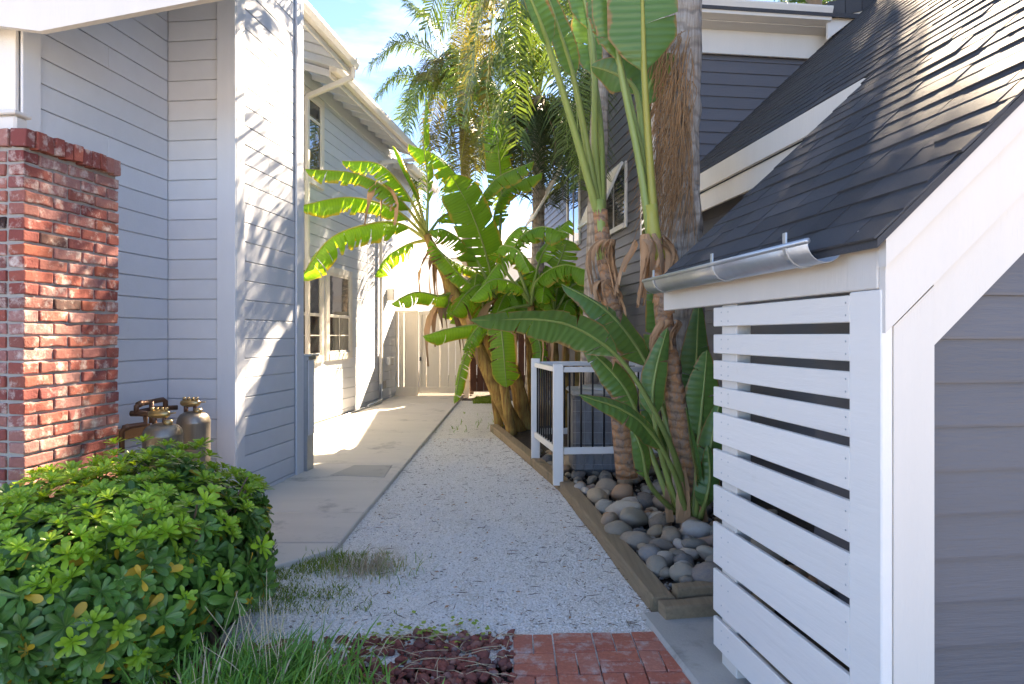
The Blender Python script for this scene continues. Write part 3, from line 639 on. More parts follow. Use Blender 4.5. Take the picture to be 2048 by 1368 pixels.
for (ya, za, yb, zb) in ((YFW-.36, 4.83, mid, 5.93), (mid, 5.93, YG1+.10, 4.76)): fr_.prism([(XD-.145, ya, za), (XD-.145, yb, zb), (XD-.145, yb, zb+.17), (XD-.145, ya, za+.17)], (.03, 0, 0))
fr_.build('gable_rake', M_['cream_paint'], rh)
mr2 = MB(); mr2.prism([(XD-.02, YG1+.13, 4.51), (XD+5, YG1+.13, 4.9), (XD+5, YG1+.13, 4.95), (XD-.02, YG1+.13, 4.56)], (0, YE-YG1, 0)); mr2.build('rear_roof', M_['shingle'], rh)
for i in range(6):
    x = XG-.02+i*.2; z = 5.02+i*.055
    b = MB(); b.prism([(x, YFW-.36, z), (x+.19, YFW-.36, z+.05), (x+.19, YFW-.36, z+.23), (x, YFW-.36, z+.18)], (0, .3, 0)); b.build('ridge_cap', M_['shingle'], rh)
b = MB(); b.prism([(XG-.02, YFW-.34, 4.80), (XG+.42, YFW-.34, 5.14), (XG-.02, YFW-.34, 5.04)], (0, .03, 0)); b.build('return_trim', M_['cream_paint'], rh)
# windows with top-hung louvred shutters
def shutter_window(y0, y1, z0, z1, swing, sh_z):
    x = XD+.004; wd = MB(); cs = .07
    wd.cbox(x-.03, x-.001, y0, y0+cs, z0, z1); wd.cbox(x-.03, x-.001, y1-cs, y1, z0, z1); wd.cbox(x-.029, x-.001, y0+cs, y1-cs, z1-cs, z1); wd.cbox(x-.05, x-.001, y0+cs, y1-cs, z0, z0+cs)
    o = wd.build('window', M_['cream_paint'], rh); MB().cbox(x-.010, x-.004, y0+cs, y1-cs, z0+cs, z1-cs, .001).build('pane', M_['glass'], o)
    MB().cbox(x-.02, x-.0105, (y0+y1)/2-.015, (y0+y1)/2+.015, z0+cs, z1-cs).build('sash', M_['cream_paint'], o)
    L = z1-sh_z; M = Matrix.Translation((x-.055, 0, z1-.02)) @ Matrix.Rotation(swing, 4, 'Y')
    f = MB(); t_ = .03; k = .05
    for (a, b_, c, d) in ((y0, y0+k, -L, 0), (y1-k, y1, -L, 0), (y0+k, y1-k, -k, 0), (y0+k, y1-k, -L, -L+k), ((y0+y1)/2-k/2, (y0+y1)/2+k/2, -L+k, -k)): f.cbox(-t_, 0, a, b_, c, d, .004, 0, M)
    s = f.build('shutter', M_['white_paint'], rh); z = -k-.03
    while z > -L+k:
        q = M @ Matrix.Translation((-t_/2, 0, z)) @ Matrix.Rotation(R(35), 4, 'Y'); MB().cbox(-.028, .028, y0+k, y1-k, -.004, .004, .001, 0, q).build('slat', M_['white_paint'], s); z -= .058
shutter_window(8.74, 10.0, 2.98, 3.86, R(24), 3.08); shutter_window(11.45, 12.5, 3.12, 4.85, R(30), 3.35)
window_n = shutter_window
wd = MB(); wd.cbox(XD-.03, XD-.001, 7.62, 8.12, 2.4, 4.5); o = wd.build('window', M_['cream_paint'], rh); MB().cbox(XD-.036, XD-.031, 7.70, 8.04, 2.5, 4.4, .001).build('pane', M_['glass'], o)
# half round gutter with strap brackets
gut = MB(); n = 14; xc, zc, rg = XS-.09, 1.842, .062; ya, yb = 2.01, 3.62
vs = []
for y in (ya, yb):
    for i in range(n+1):
        a = math.pi+math.pi*i/n; vs.append((xc+rg*math.cos(a), y, zc+rg*math.sin(a)))
    for i in range(n+1):
        a = math.pi+math.pi*i/n; vs.append((xc+(rg-.003)*math.cos(a), y, zc+(rg-.003)*math.sin(a)))
q = 2*(n+1); fs = []
for i in range(n): fs += [(i, i+1, q+i+1, q+i), (n+1+i, q+n+1+i, q+n+2+i, n+2+i), (i, n+1+i, n+2+i, i+1), (q+i, q+i+1, q+n+2+i, q+n+1+i)]
gut.add(vs, fs, 0, True); gut.tube([(xc-rg, ya-.004, zc+.006), (xc-rg, yb, zc+.006)], .0095, 10)
gut.add([(xc+rg*math.cos(math.pi+math.pi*i/n), yb, zc+rg*math.sin(math.pi+math.pi*i/n)) for i in range(n+1)], [tuple(range(n+1))])
go = gut.build('half_round_gutter', M_['galv'], rh)
for y in (2.14, 2.72, 3.45):
    b = MB(); pts_ = [(xc+(rg+.003)*math.cos(math.pi+math.pi*i/10), y, zc+(rg+.003)*math.sin(math.pi+math.pi*i/10)) for i in range(11)]
    for a, c in zip(pts_[:-1], pts_[1:]):
        d = Vector(c)-Vector(a); M = Matrix.Translation(a) @ d.to_track_quat('Z', 'Y').to_matrix().to_4x4(); b.cbox(-.011, .011, -.0025, .0025, -.001, d.length+.001, .001, 0, M)
    b.cbox(xc-rg-.005, xc-rg+.001, y-.011, y+.011, zc, zc+.05, .001); b.build('bracket', M_['galv'], go)
# ------------------------------------------------------------------ slatted enclosure
se = thing('slatted_enclosure', 'white horizontal slat screen under the low eave', 'slat screen', (XS, YS0, -.05), RIGHT)
box('header_board', M_['cream_paint'], se, XS-.002, XS+.036, YS0+.001, YS1-.02, 1.69, 1.845); box('header_trim', M_['cream_paint'], se, XS-.014, XS+.040, YS0+.003, YS1+.01, 1.8455, 1.875, .003)
box('stile', M_['white_paint'], se, XS-.001, XS+.037, YS0-.016, YS0+.138, -.06, 1.688)
for (y0, y1) in ((YS0+.139, YS0+.175), (2.86, 3.01)): box('post', M_['cream_paint'], se, XS+.022, XS+.09, y0, y1, -.05, 1.689)
box('sill_plate', M_['cream_paint'], se, XS+.024, XS+.088, YS0+.18, 2.855, -.05, .02)
for zt, zb in ((1.679, 1.592), (1.555, 1.467), (1.434, 1.346), (1.311, 1.224), (1.191, 1.053), (1.020, .887), (.851, .708), (.678, .486), (.46, .263), (.237, .101)):
    sl_ = box('slat', M_['white_paint'], se, XS+.0012, XS+.021, YS0+.139+.002, 3.055+.006*random.random(), zb, zt, .003)
    for y_ in (YS0+.16, 2.90, 2.97):
        for f_ in (.27, .73): MB().tube([(XS+.0016, y_, zb+(zt-zb)*f_), (XS+.0002, y_, zb+(zt-zb)*f_)], [.004, .0036], 6).build('screw', M_['galv'], sl_)
ld = thing('aluminium_ladder', 'aluminium ladder stored inside the slatted enclosure', 'ladder', (1.75, 2.3, 0), RIGHT)
for dy in (0, .36): MB().tube([(1.72, 2.12+dy, 0), (2.2, 2.2+dy, 1.9)], .022, 6).build('rail', M_['galv'], ld)
for i in range(6): MB().tube([(1.74+i*.075, 2.13+i*.012, .2+i*.3), (1.74+i*.075, 2.49+i*.012, .2+i*.3)], .014, 6).build('rung', M_['galv'], ld)
ft = MB(); ft.prism([(XS-.17, 1.2, -.1), (XS+.3, 1.2, -.1), (XS+.3, 1.2, .035), (XS-.155, 1.2, .035), (XS-.17, 1.2, .02)], (0, 2.41, 0)); tag(ft.build('concrete_footing', M_['concrete2']), kind='structure')
f = bpy.data.objects['concrete_footing']; f.matrix_world = RIGHT

# ------------------------------------------------------------------ timber edging + stone bed
te = thing('timber_edging', 'weathered square timbers edging the river stone bed', 'edging', (.78, 3.78, 0))
def timber(a, b_, w_=.10, h=.10):
    a = Vector((*a, g(a[1])+.0)); b_ = Vector((*b_, g(b_[1])+.0)); d = b_-a; s = Vector((d.y, -d.x, 0)).normalized()*w_
    m = MB(); n = 14; rr2 = random.Random(int(a.y*100)); vs = []
    for i in range(n+1):
        p = a+d*i/n
        for (u, z) in ((0, -.05), (0, h-.008), (.08, h), (.92, h), (1, h-.008), (1, -.05)): vs.append(p+s*u+Vector((0, 0, z+.004*noise.noise((p.x*8, p.y*8, u*9)))))
    fs = [(i*6+j, i*6+(j+1) % 6, (i+1)*6+(j+1) % 6, (i+1)*6+j) for i in range(n) for j in range(6)]+[(5, 4, 3, 2, 1, 0), tuple(n*6+j for j in range(6))]
    m.add(vs, fs); return m.build('timber', M_['timber'], te)
timber((.775, 3.76), (xt(6.45), 6.45), .13); timber((xt(6.46), 6.46), (-.32, 10.0), .12); timber((1.42, 3.85), (.80, 3.745), -.11, .095)
timber((1.42, 3.97), (.91, 3.885), -.09, .135)
sb = MB(); gy = [3.85+.4*i for i in range(17)]
def bedz(X, Y): return g(Y)+.07+.05*noise.noise((X*1.1, Y*1.1, 2))+.05*max(0, min(1, (X-.9)/.8))
for Y in gy:
    for j in range(7):
        X = xt(Y)+.08+(2.9-.1304*Y-xt(Y)+.3)*j/6; sb.v.append((X, Y, bedz(X, Y)-.03))
for i in range(len(gy)-1):
    for j in range(6): sb.f.append((i*7+j, i*7+j+1, (i+1)*7+j+1, (i+1)*7+j)); sb.m.append(0); sb.sm.append(True)
bed = tag(sb.build('stone_bed', M_['soil']), kind='structure')
stm = []
for s in range(8):
    b = bmesh.new(); bmesh.ops.create_icosphere(b, subdivisions=3, radius=1)
    for v in b.verts: v.co *= 1+.30*noise.noise(v.co*.9+Vector((s*7, 0, 0)))+.07*noise.noise(v.co*2.6+Vector((s*3, 4, 0)))
    for f_ in b.faces: f_.smooth = True
    m = bpy.data.meshes.new('river_stone'); b.to_mesh(m); b.free(); m.materials.append(M_['stone']); stm.append(m)
placed = []; rs = random.Random(21)
for (rad, cnt, tries) in ((.098, 20, 1200), (.075, 70, 3000), (.055, 80, 4000), (.036, 120, 9000)):
    c = 0
    for _ in range(tries):
        if c >= cnt: break
        Y = 3.93+rs.random()**1.3*4.2; X = xt(Y)+.14+rs.random()*(1.05+.1*(Y-3.9))
        if Y < 4.06 and X < xt(Y)+.2: continue
        if (Vector((X, Y))-Vector((1.36, 5.12))).length < .13 or (Vector((X, Y))-Vector((1.09, 6.2))).length < .13: continue
        r_ = rad*(.8+.45*rs.random())
        if any((X-a)**2+(Y-b_)**2 < (.80*(r_+q_))**2 for a, b_, q_ in placed): continue
        placed.append((X, Y, r_)); c += 1; fl = .58+.2*rs.random()
        place('river_stone', rs.choice(stm), bed, (X, Y, bedz(X, Y)+r_*fl*.55), ((rs.random()-.5)*.7, (rs.random()-.5)*.7, rs.random()*6.28), (r_*(1.05+.4*rs.random()), r_*.92, r_*fl*1.1))
pts = []
while len(pts) < 1500:
    Y = 3.9+rs.random()**1.5*4.5; X = xt(Y)+.13+rs.random()*1.3; pts.append((X, Y, bedz(X, Y)-.01))
po = scatter('pebble_fill', M_['lava'], pts, (.008, .02), .7, 9, 1); po.data.materials[0] = island('grey_pebbles', [(0, (.13, .13, .13)), (.5, (.22, .21, .19)), (1, (.32, .30, .26))]); po.parent = bed

# ------------------------------------------------------------------ railing and air conditioner
ra = thing('vinyl_railing', 'white vinyl railing with black balusters around the air conditioner', 'railing', (.44, 6.5, g(6.5)))
A, B, C, D = Vector((.438, 6.5)), Vector((.262, 7.6)), Vector((1.55, 6.60)), Vector((1.45, 7.75))
zb0 = g(6.5)+.09
for q, ht in ((A, 1.15), (B, 1.14), (C, 1.15), (D, 1.14)): z = g(q.y)+.06; box('post', M_['vinyl'], ra, q.x-.048, q.x+.048, q.y-.048, q.y+.048, z, z+ht, .005)
def railseg(a, b_, zl, zh):
    d = (b_-a); L = d.length; an = math.atan2(d.y, d.x)
    for z, h in ((zh, .05), (zl, .065)):
        M = Matrix.Translation((a.x, a.y, z)) @ Matrix.Rotation(an, 4, 'Z'); MB().cbox(.049, L-.049, -.024, .024, 0, h, .004, 0, M).build('rail', M_['vinyl'], ra)
    n_ = int(L/.108)
    for i in range(1, n_):
        p = a+d*i/n_; MB().tube([(p.x, p.y, zl+.06), (p.x, p.y, zh+.004)], .0095, 8).build('baluster', M_['black_metal'], ra)
railseg(A, B, .42, 1.20); railseg(A, C, .42, 1.20); railseg(B, D, .45, 1.21)
ac = thing('air_conditioner', 'dark gray air conditioner unit with wire grille behind the railing', 'air conditioner', (.98, 7.1, .2))
box('coil_body', M_['ac_body'], ac, .60, 1.36, 6.72, 7.42, .2, .95, .03); box('lid', M_['ac_lid'], ac, .585, 1.375, 6.705, 7.435, .951, 1.0, .02)
MB().tube([(.98, 7.07, 1.0), (.98, 7.07, 1.03)], [.30, .27], 24).build('fan_guard', M_['wire'], ac)
for i in range(9): x = .62+i*.09; MB().tube([(x, 6.712, .22), (x, 6.712, .94)], .0022, 4).build('grille_wire', M_['wire'], ac)
for i in range(7): z = .28+i*.105; MB().tube([(.60, 6.708, z), (1.36, 6.708, z)], .0022, 4).build('grille_wire', M_['wire'], ac)

# ------------------------------------------------------------------ gate, fence, things behind
ga = thing('wooden_gate', 'cream painted board gate closing the end of the path', 'gate', (-1.3, 14.35, .27))
def wx(px, Y=14.35): return (px-1024)/F*Y
ZG = 2.08
for (a, b_) in ((838, 853), (853, 880), (880, 897), (897, 911), (911, 929)): box('board', M_['gate_paint'], ga, wx(a)+.004, wx(b_)-.004, 14.352, 14.372, .36, ZG-.06, .004)
for (z0, z1) in ((ZG-.10, ZG-.02), (.34, .47)): box('frame_rail', M_['gate_paint'], ga, wx(838), wx(929), 14.325, 14.351, z0, z1)
for x in (838.5, 925): box('frame_stile', M_['gate_paint'], ga, wx(x), wx(x)+.055, 14.326, 14.3515, .47, ZG-.10)
box('latch', M_['black_metal'], ga, wx(839), wx(843), 14.30, 14.324, 1.02, 1.10)
fp = thing('fence_panel', 'cream painted fixed board panel between the house wall and the gate', 'fence', (-2.2, 14.35, .27))
for (a, b_) in ((789, 797), (797, 808), (808, 835)): box('board', M_['gate_paint'], fp, wx(a)+.004, wx(b_)-.004, 14.352, 14.372, .46, ZG-.04, .004)
box('kick_board', M_['gate_paint'], fp, wx(789), wx(832), 14.33, 14.351, .26, .47); box('cap_rail', M_['gate_paint'], fp, wx(788), wx(837.5), 14.315, 14.38, ZG-.038, ZG); box('post', M_['gate_paint'], fp, wx(832), wx(837.6), 14.30, 14.351, .25, ZG-.04)
bf = thing('brown_fence', 'dark brown stained board fence behind the banana stems', 'fence', (-.4, 14.6, .27))
x = wx(931, 14.6); Zt = 2.0
box('post', M_['gate_paint'], bf, x-.02, x+.08, 14.52, 14.60, .2, 2.05); x += .10
while x < 2.2:
    w_ = .132+.01*random.random(); box('board', M_['brown_fence'], bf, x, x+w_, 14.602, 14.62, .36+.02*random.random(), Zt+.03*random.random()); x += w_+.010
for z in (.55, 1.65): box('fence_rail', M_['brown_fence'], bf, wx(931, 14.6)+.1, 2.2, 14.622, 14.66, z, z+.09)
ph = thing('pale_house', 'pale neighbouring house showing above the gate', 'house', (-2, 21, .4))
box('wall', M_['white_wall'], ph, -3.9, 3.5, 20.5, 24, 0, 3.9, .01); box('band', M_['cream_paint'], ph, -3.9, 3.5, 20.44, 20.499, 2.6, 2.8)
b = MB(); b.prism([(-4.3, 20.1, 3.85), (-4.3, 22.3, 5.0), (-4.3, 24.5, 3.85)], (8.2, 0, 0)); b.build('roof', M_['soffit'], ph)
for z in [1.0+.2*i for i in range(8)]: box('siding_board', M_['white_wall'], ph, -3.9, 3.5, 20.48, 20.4995, z, z+.19)
up = thing('utility_pole', 'gray pole with a dark cable above the end of the siding', 'pole', (-2.55, 16.8, .3))
box('shaft', M_['galv'], up, wx(813, 16.8), wx(822, 16.8), 16.7, 16.82, .3, 3.6); MB().tube([P(826, 512, 16.6), P(829, 540, 16.6), P(828, 580, 16.6), P(824, 620, 16.6)], .012, 6).build('cable', M_['black_metal'], up)

# ------------------------------------------------------------------ plants
def blade(mid, W, Nh, droop=.5, tears=6, seed=0, prof='banana', tp=0.0, nseg=30, rad=.014, curl=.5, asym=1.0, gap=.012, rag=.02, mi=(0, 1)):
    """leaf mesh: mid = control points (petiole base .. tip), blade from fraction tp on"""
    rg_ = random.Random(seed); mb = MB(); mb.uv = []
    pts_ = spline(mid, nseg); L = [0]
    for a, b_ in zip(pts_[:-1], pts_[1:]): L.append(L[-1]+(b_-a).length)
    Nh = Vector(Nh).normalized(); i0 = int(tp*nseg); T0 = L[i0]; TL_ = L[-1]-T0
    for side in (-1, 1):
        cuts = sorted(rg_.sample(range(i0+2, nseg-1), min(tears, nseg-3-i0))) if tears else []
        groups = []; s_ = i0
        for c in cuts+[nseg]: groups.append((s_, c)); s_ = c
        for gi, (a, b_) in enumerate(groups):
            dr = droop*(1+.5*(rg_.random()-.5))+(.25*(rg_.random()-.3) if tears else 0); sh = (rg_.random()-.5)*.12 if tears else 0; lw = 1-.16*rg_.random() if tears else 1
            base_i = len(mb.v); nc = 5
            for i in range(a, b_+1):
                p = pts_[i]; t = (pts_[min(i+1, nseg)]-pts_[max(i-1, 0)]).normalized(); n_ = (Nh-t*Nh.dot(t)).normalized(); s = t.cross(n_)*side
                u = (L[i]-T0)/TL_
                if prof == 'banana': w_ = W*min(1, (u/.10+.02)**.55)*min(1, max(0, (1-u)/.22)**.6)
                else: w_ = W*(min(1, (u/.17+.01)**.62))*min(1, max(0, (1-u)/.55)**.62)
                w_ *= lw*(asym if side > 0 else 1)
                edge = (i == a and gi > 0) or (i == b_ and gi < len(groups)-1)
                for j in range(nc):
                    f = j/(nc-1); an = dr*(.6+curl*f); x_ = w_*f*math.cos(an*(.5+.5*f)); y_ = w_*f*math.sin(an*(.5+.5*f))
                    q = p+s*x_-n_*y_+t*(w_*f*(.32+sh))
                    if edge: q += t*(gap*f*(1 if i == a else -1))
                    if j == nc-1 and rag: q -= s*rag*rg_.random()*W*3
                    q += n_*(.012*W*5*noise.noise(q*9))
                    mb.v.append(tuple(q)); mb.uv.append((L[i]+w_*f*.3, side*f))
            for i in range(b_-a):
                for j in range(nc-1):
                    k0 = base_i+i*nc+j; q = (k0, k0+1, k0+nc+1, k0+nc); mb.f.append(q if side > 0 else q[::-1]); mb.m.append(mi[0]); mb.sm.append(True)
    k = len(mb.v); mb.tube(pts_, [max(.0025, rad*(1-.8*max(0, (L[i]-T0)/TL_)) if i >= i0 else rad*(1.0+.5*(1-i/max(1, i0)))) for i in range(nseg+1)], 6, mi[1])
    mb.uv += [(0, 0)]*(len(mb.v)-k); return mb
UPV = (0, 0, 1); CAMV = (0, -1, .15)
def px(path, Y): return [P(a[0], a[1], a[2] if len(a) > 2 else Y) for a in path]
def stem(parent, path, Y, r0, r1, mat, n=14, name='trunk', jit=.10, sides=14):
    pts_ = spline(px(path, Y), n); k = len(pts_); o = MB().tube(pts_, [r0+(r1-r0)*i/(k-1)+.012*math.sin(i*2.3)*r0*4 for i in range(k)], sides, jit=jit, seed=int(r0*1e4)).build(name, mat, parent); return o
def dry(parent, at_, L, n_, seed, sp=.12, mat='dry_leaf', name='dead_leaf', W=.03, outk=.3):
    r_ = random.Random(seed)
    for i in range(n_):
        a = r_.random()*6.28; o = Vector(at_)+Vector((math.cos(a), math.sin(a), 0))*sp*.5; out = Vector((math.cos(a), math.sin(a), 0)); l = L*(.5+.7*r_.random()); b = MB(); m_ = 6
        rows = []
        for k in range(m_+1):
            f = k/m_; p = o+out*(outk*l*math.sin(f*1.7))+Vector((.03*math.sin(f*5+seed), 0, -l*f*f*.8-l*.2*f)); tw_ = f*2.0*(r_.random()*.4+.8)+a; sd_ = Vector((math.cos(tw_+1.57), math.sin(tw_+1.57), .2))*W*(.4+1.2*math.sin(3.1*min(1, f+.1)))*(.7+.6*r_.random())
            rows += [p-sd_, p+out*.012, p+sd_]
        b.add(rows, [(3*k+j, 3*k+j+1, 3*k+4+j, 3*k+3+j) for k in range(m_) for j in (0, 1)], 0, True); b.build(name, M_[mat], parent)
LM = [M_['banana'], M_['rib']]; LY = [M_['banana'], M_['rib_y']]; SM = [M_['strel'], M_['rib']]
BG = 'banana plants in the stone bed'
# banana A: long stem leaning left, crown over the path
ba = thing('banana_plant', 'tallest banana plant with orange stem leaning left over the path', 'banana plant', P(1037, 866, 9.9), group=BG)
stem(ba, [(1040, 872, 9.9), (1000, 795), (958, 700), (912, 595), (872, 510), (853, 470)], 9.75, .125, .055, M_['banana_bark'])
for i, (pth, W, Nv, dr, te_, tp) in enumerate([
    ([(853, 478), (800, 448, 9.6), (740, 448, 9.3), (660, 478, 9.0), (598, 560, 8.8)], .24, (.1, -.30, 1), .95, 9, .17),
    ([(853, 480), (815, 490, 9.9), (775, 515, 10.1), (750, 552, 10.2)], .17, (0, .1, 1), .9, 7, .25),
    ([(853, 474), (790, 420, 9.8), (700, 395, 9.6), (597, 412, 9.4)], .21, (0, -.35, 1), .85, 9, .2),
    ([(853, 470), (800, 400, 9.4), (720, 350, 9.2), (610, 338, 9.0)], .18, (0, -.4, 1), .8, 8, .26),
    ([(853, 468), (815, 390, 9.6), (760, 330, 9.4), (684, 322, 9.2)], .20, (.2, -.5, 1), .75, 8, .28),
    ([(853, 465), (835, 400, 9.7), (805, 340, 9.7), (785, 292, 9.6)], .085, (.6, -1, 0), -1.2, 0, .3),
    ([(853, 465), (856, 370, 9.7), (848, 280, 9.7), (852, 196, 9.6)], .17, (-1, -.35, 0), .15, 7, .2),
    ([(855, 470), (890, 430, 10.2), (940, 430, 10.6), (985, 480, 10.8)], .20, (0, -.2, 1), .8, 7, .2),
    ([(855, 480), (900, 520, 10.3), (950, 540, 10.6), (1000, 560, 10.9)], .17, (0, -.2, 1), .8, 6, .2),
    ([(905, 585), (880, 592, 9.5), (830, 585, 9.2), (783, 608, 9.0)], .16, (0, -.6, 1), .7, 5, .12)]):
    blade(px(pth, 9.75), W*1.22, Nv, dr, te_+4 if te_ else 0, 100+i, 'banana', tp, rad=.02).build('leaf', LY if i < 6 else LM, ba)
dry(ba, P(862, 500, 9.7), .75, 9, 1); dry(ba, P(905, 590, 9.72), .85, 8, 2); dry(ba, P(760, 365, 9.3), .6, 4, 5, .08)
# banana B: centre, upright leaves
bb = thing('banana_plant', 'banana plant with broad upright leaf at the centre of the grove', 'banana plant', P(1052, 862, 10.0), group=BG)
stem(bb, [(1056, 866), (1040, 780), (1015, 690), (992, 590)], 10.0, .10, .055, M_['banana_bark'])
for i, (pth, W, Nv, dr, te_, tp) in enumerate([
    ([(990, 595), (975, 520, 9.8), (945, 430, 9.5), (903, 350, 9.3)], .27, (.25, -1, .2), .12, 4, .18),
    ([(990, 590), (960, 430, 10.3), (890, 325, 10.2), (817, 288, 10.0)], .24, (.3, -.3, 1), .8, 7, .35),
    ([(992, 590), (950, 450, 10.4), (985, 365, 10.2), (1068, 322, 9.9)], .22, (-.4, -.45, 1), .7, 7, .3),
    ([(992, 590), (985, 460, 10.7), (1010, 380, 10.6), (1085, 345, 10.4)], .20, (-.4, -.3, 1), .7, 6, .35),
    ([(990, 590), (940, 500, 9.7), (890, 460, 9.5), (860, 462, 9.4)], .20, (.2, -.6, 1), .7, 6, .25),
    ([(990, 592), (930, 560, 9.6), (860, 480, 9.4)], .17, (.3, -.6, 1), .6, 5, .3),
    ([(992, 590), (1005, 500, 9.5), (1040, 455, 9.4), (1065, 475, 9.3)], .18, (-.3, -.6, 1), .6, 5, .3),
    ([(992, 585), (1003, 400, 10.8), (997, 300, 10.8), (993, 238, 10.8)], .21, (.3, -1, .1), .2, 8, .35),
    ([(992, 595), (965, 570, 9.6), (935, 585, 9.4), (903, 628, 9.2)], .20, (.1, -.6, 1), .8, 6, .15)]):
    blade(px(pth, 9.9), W*1.22, Nv, dr, te_+4 if te_ else 0, 200+i, 'banana', tp, rad=.02).build('leaf', LM, bb)
dry(bb, P(995, 600, 9.95), .8, 7, 3)
# banana C: right, arching leaves
bc = thing('banana_plant', 'banana plant with yellow tipped arching leaves behind the white railing', 'banana plant', P(1085, 850, 9.6), group=BG)
stem(bc, [(1092, 850), (1082, 760), (1070, 680), (1060, 600)], 9.6, .09, .05, M_['banana_bark'])
for i, (pth, W, Nv, dr, te_, tp) in enumerate([
    ([(1060, 605), (1030, 500, 9.4), (1075, 455, 9.1), (1138, 468, 8.9)], .20, (-.1, -.4, 1), .8, 6, .3),
    ([(1060, 605), (1010, 540, 9.2), (1000, 495, 9.0), (1035, 500, 8.8), (1060, 545, 8.7)], .15, (-.1, -.5, 1), .8, 6, .3),
    ([(1062, 610), (1075, 560, 9.3), (1130, 530, 9.0), (1208, 556, 8.7)], .20, (0, -.5, 1), .8, 7, .25),
    ([(1060, 605), (1080, 520, 9.8), (1110, 470, 9.8), (1140, 440, 9.8)], .18, (-.3, -.7, .6), .4, 5, .3),
    ([(1060, 605), (1035, 570, 9.2), (985, 560, 9.0), (940, 600, 8.8)], .17, (0, -.5, 1), .8, 6, .2),
    ([(1062, 605), (1095, 570, 9.6), (1120, 520, 9.7), (1135, 480, 9.7)], .2, (-.3, -1, .3), .3, 4, .3),
    ([(1060, 610), (1010, 620, 9.2), (960, 650, 9.0), (925, 700, 8.9)], .15, (0, -.5, 1), .8, 5, .2)]):
    blade(px(pth, 9.5), W*1.22, Nv, dr, te_+4 if te_ else 0, 300+i, 'banana', tp, rad=.018).build('leaf', LM, bc)
dry(bc, P(1062, 620, 9.55), .7, 6, 4)
# banana D: lower hanging leaves
bd_ = thing('banana_plant', 'shorter banana plant with a leaf hanging straight down in front of the stems', 'banana plant', P(1020, 868, 9.4), group=BG)
stem(bd_, [(1024, 870), (1012, 800), (1003, 730), (1000, 668)], 9.4, .075, .045, M_['banana_bark'])
for i, (pth, W, Nv, dr, te_, tp) in enumerate([
    ([(1000, 672), (975, 650, 9.2), (910, 655, 9.0), (846, 672, 8.8)], .17, (0, -.6, 1), .85, 4, .15),
    ([(1000, 668), (1000, 640, 9.1), (1006, 690, 8.9), (1013, 775, 8.9)], .19, (.05, -1, .2), .25, 6, .3),
    ([(1000, 672), (960, 670, 9.6), (928, 720, 9.6), (908, 808, 9.6)], .10, (-.5, -1, .2), .5, 9, .25),
    ([(1000, 668), (1050, 640, 9.5), (1080, 690, 9.5), (1075, 760, 9.5)], .13, (.2, -1, .2), .4, 5, .3)]):
    blade(px(pth, 9.3), W*1.15, Nv, dr, te_, 400+i, 'banana', tp, rad=.016).build('leaf', LM, bd_)
for k, (x0, x1, Y, r_) in enumerate(((1048, 1003, 10.3, .085), (1110, 1108, 9.9, .075), (1130, 1132, 10.2, .07), (1068, 1058, 10.4, .08), (1150, 1160, 10.1, .06), (1000, 968, 10.2, .07))):
    s = thing('banana_plant', ['banana plant with brown stem just right of the tall leaning one', 'banana plant with straight golden stem rising behind the railing posts', 'banana plant with straight brown stem beside the golden one', 'banana plant with dark stem behind the hanging leaf', 'banana plant with ragged thin stem nearest the charcoal wall', 'banana plant with thin stem leaning left next to the tall orange one'][k], 'banana plant', P(x0, 862, Y), group=BG)
    stem(s, [(x0, 868), ((x0+x1)/2, 745), (x1, 630)], Y, r_, r_*.7, M_['banana_bark']); dry(s, P(x1, 640, Y), .55, 4, 30+k, .1)
    r_ = random.Random(900+k); h = P(x1, 632, Y); nl_ = 6
    for i in range(nl_):
        a = i*2.4+k*1.1+r_.random()*.6; L = (1.0+.55*r_.random())*(.8 if k > 3 else 1); up = .25+.75*r_.random(); d = Vector((math.cos(a)*.9, math.sin(a)*.6-.15, 0))
        mid_ = [h, h+Vector((0, 0, .45*up*L))+d*.22*L, h+Vector((0, 0, (.62*up)*L))+d*.6*L, h+Vector((0, 0, (.62*up-.38)*L))+d*.98*L]
        blade(mid_, .21+.05*r_.random(), (d.x*-.2, -.35, 1), .65+.3*r_.random(), 7, 950+k*10+i, 'banana', .22, rad=.018).build('leaf', LM, s)

# giant bird of paradise plants
s1 = thing('bird_of_paradise', 'tall giant bird of paradise with brown trunk beside the railing', 'strelitzia', P(1253, 945, 6.2))
stem(s1, [(1254, 955), (1243, 840), (1240, 720), (1225, 610), (1208, 500), (1200, 420)], 6.15, .098, .066, M_['strel_bark'], 26, jit=.16)
stem(s1, [(1205, 520), (1203, 460), (1198, 400)], 6.13, .055, .045, M_['rib'], 6, 'leaf_sheath', .02, 10)
for i, (pth, W, Nv, dr, te_, tp) in enumerate([
    ([(1196, 430), (1160, 300, 6.0), (1112, 140, 5.8), (1078, 40, 5.6), (1030, -75, 5.4)], .155, (.75, -1, .2), -.25, 0, .62),
    ([(1198, 430), (1175, 300, 6.1), (1148, 160, 5.95), (1118, 60, 5.8), (1085, -40, 5.7)], .165, (.6, -1, .1), -.2, 1, .52),
    ([(1202, 430), (1190, 300, 6.2), (1188, 120, 6.2), (1165, -10, 6.1), (1120, -90, 6.0)], .17, (.4, -1, .1), .2, 2, .6),
    ([(1204, 430), (1200, 250, 6.3), (1180, 90, 6.4), (1172, -60, 6.4)], .17, (.2, -1, .2), .3, 3, .55)]):
    blade(px(pth, 6.15), W, Nv, dr, te_, 500+i, 'strel', tp, rad=.026, rag=.004, gap=.004).build('leaf', SM, s1)
dry(s1, P(1207, 480, 6.1), .42, 26, 8, .13, 'dry_leaf', 'dead_sheath', .014, .14); dry(s1, P(1214, 560, 6.12), .3, 20, 9, .14, 'dry_leaf', 'dead_sheath', .013, .2)
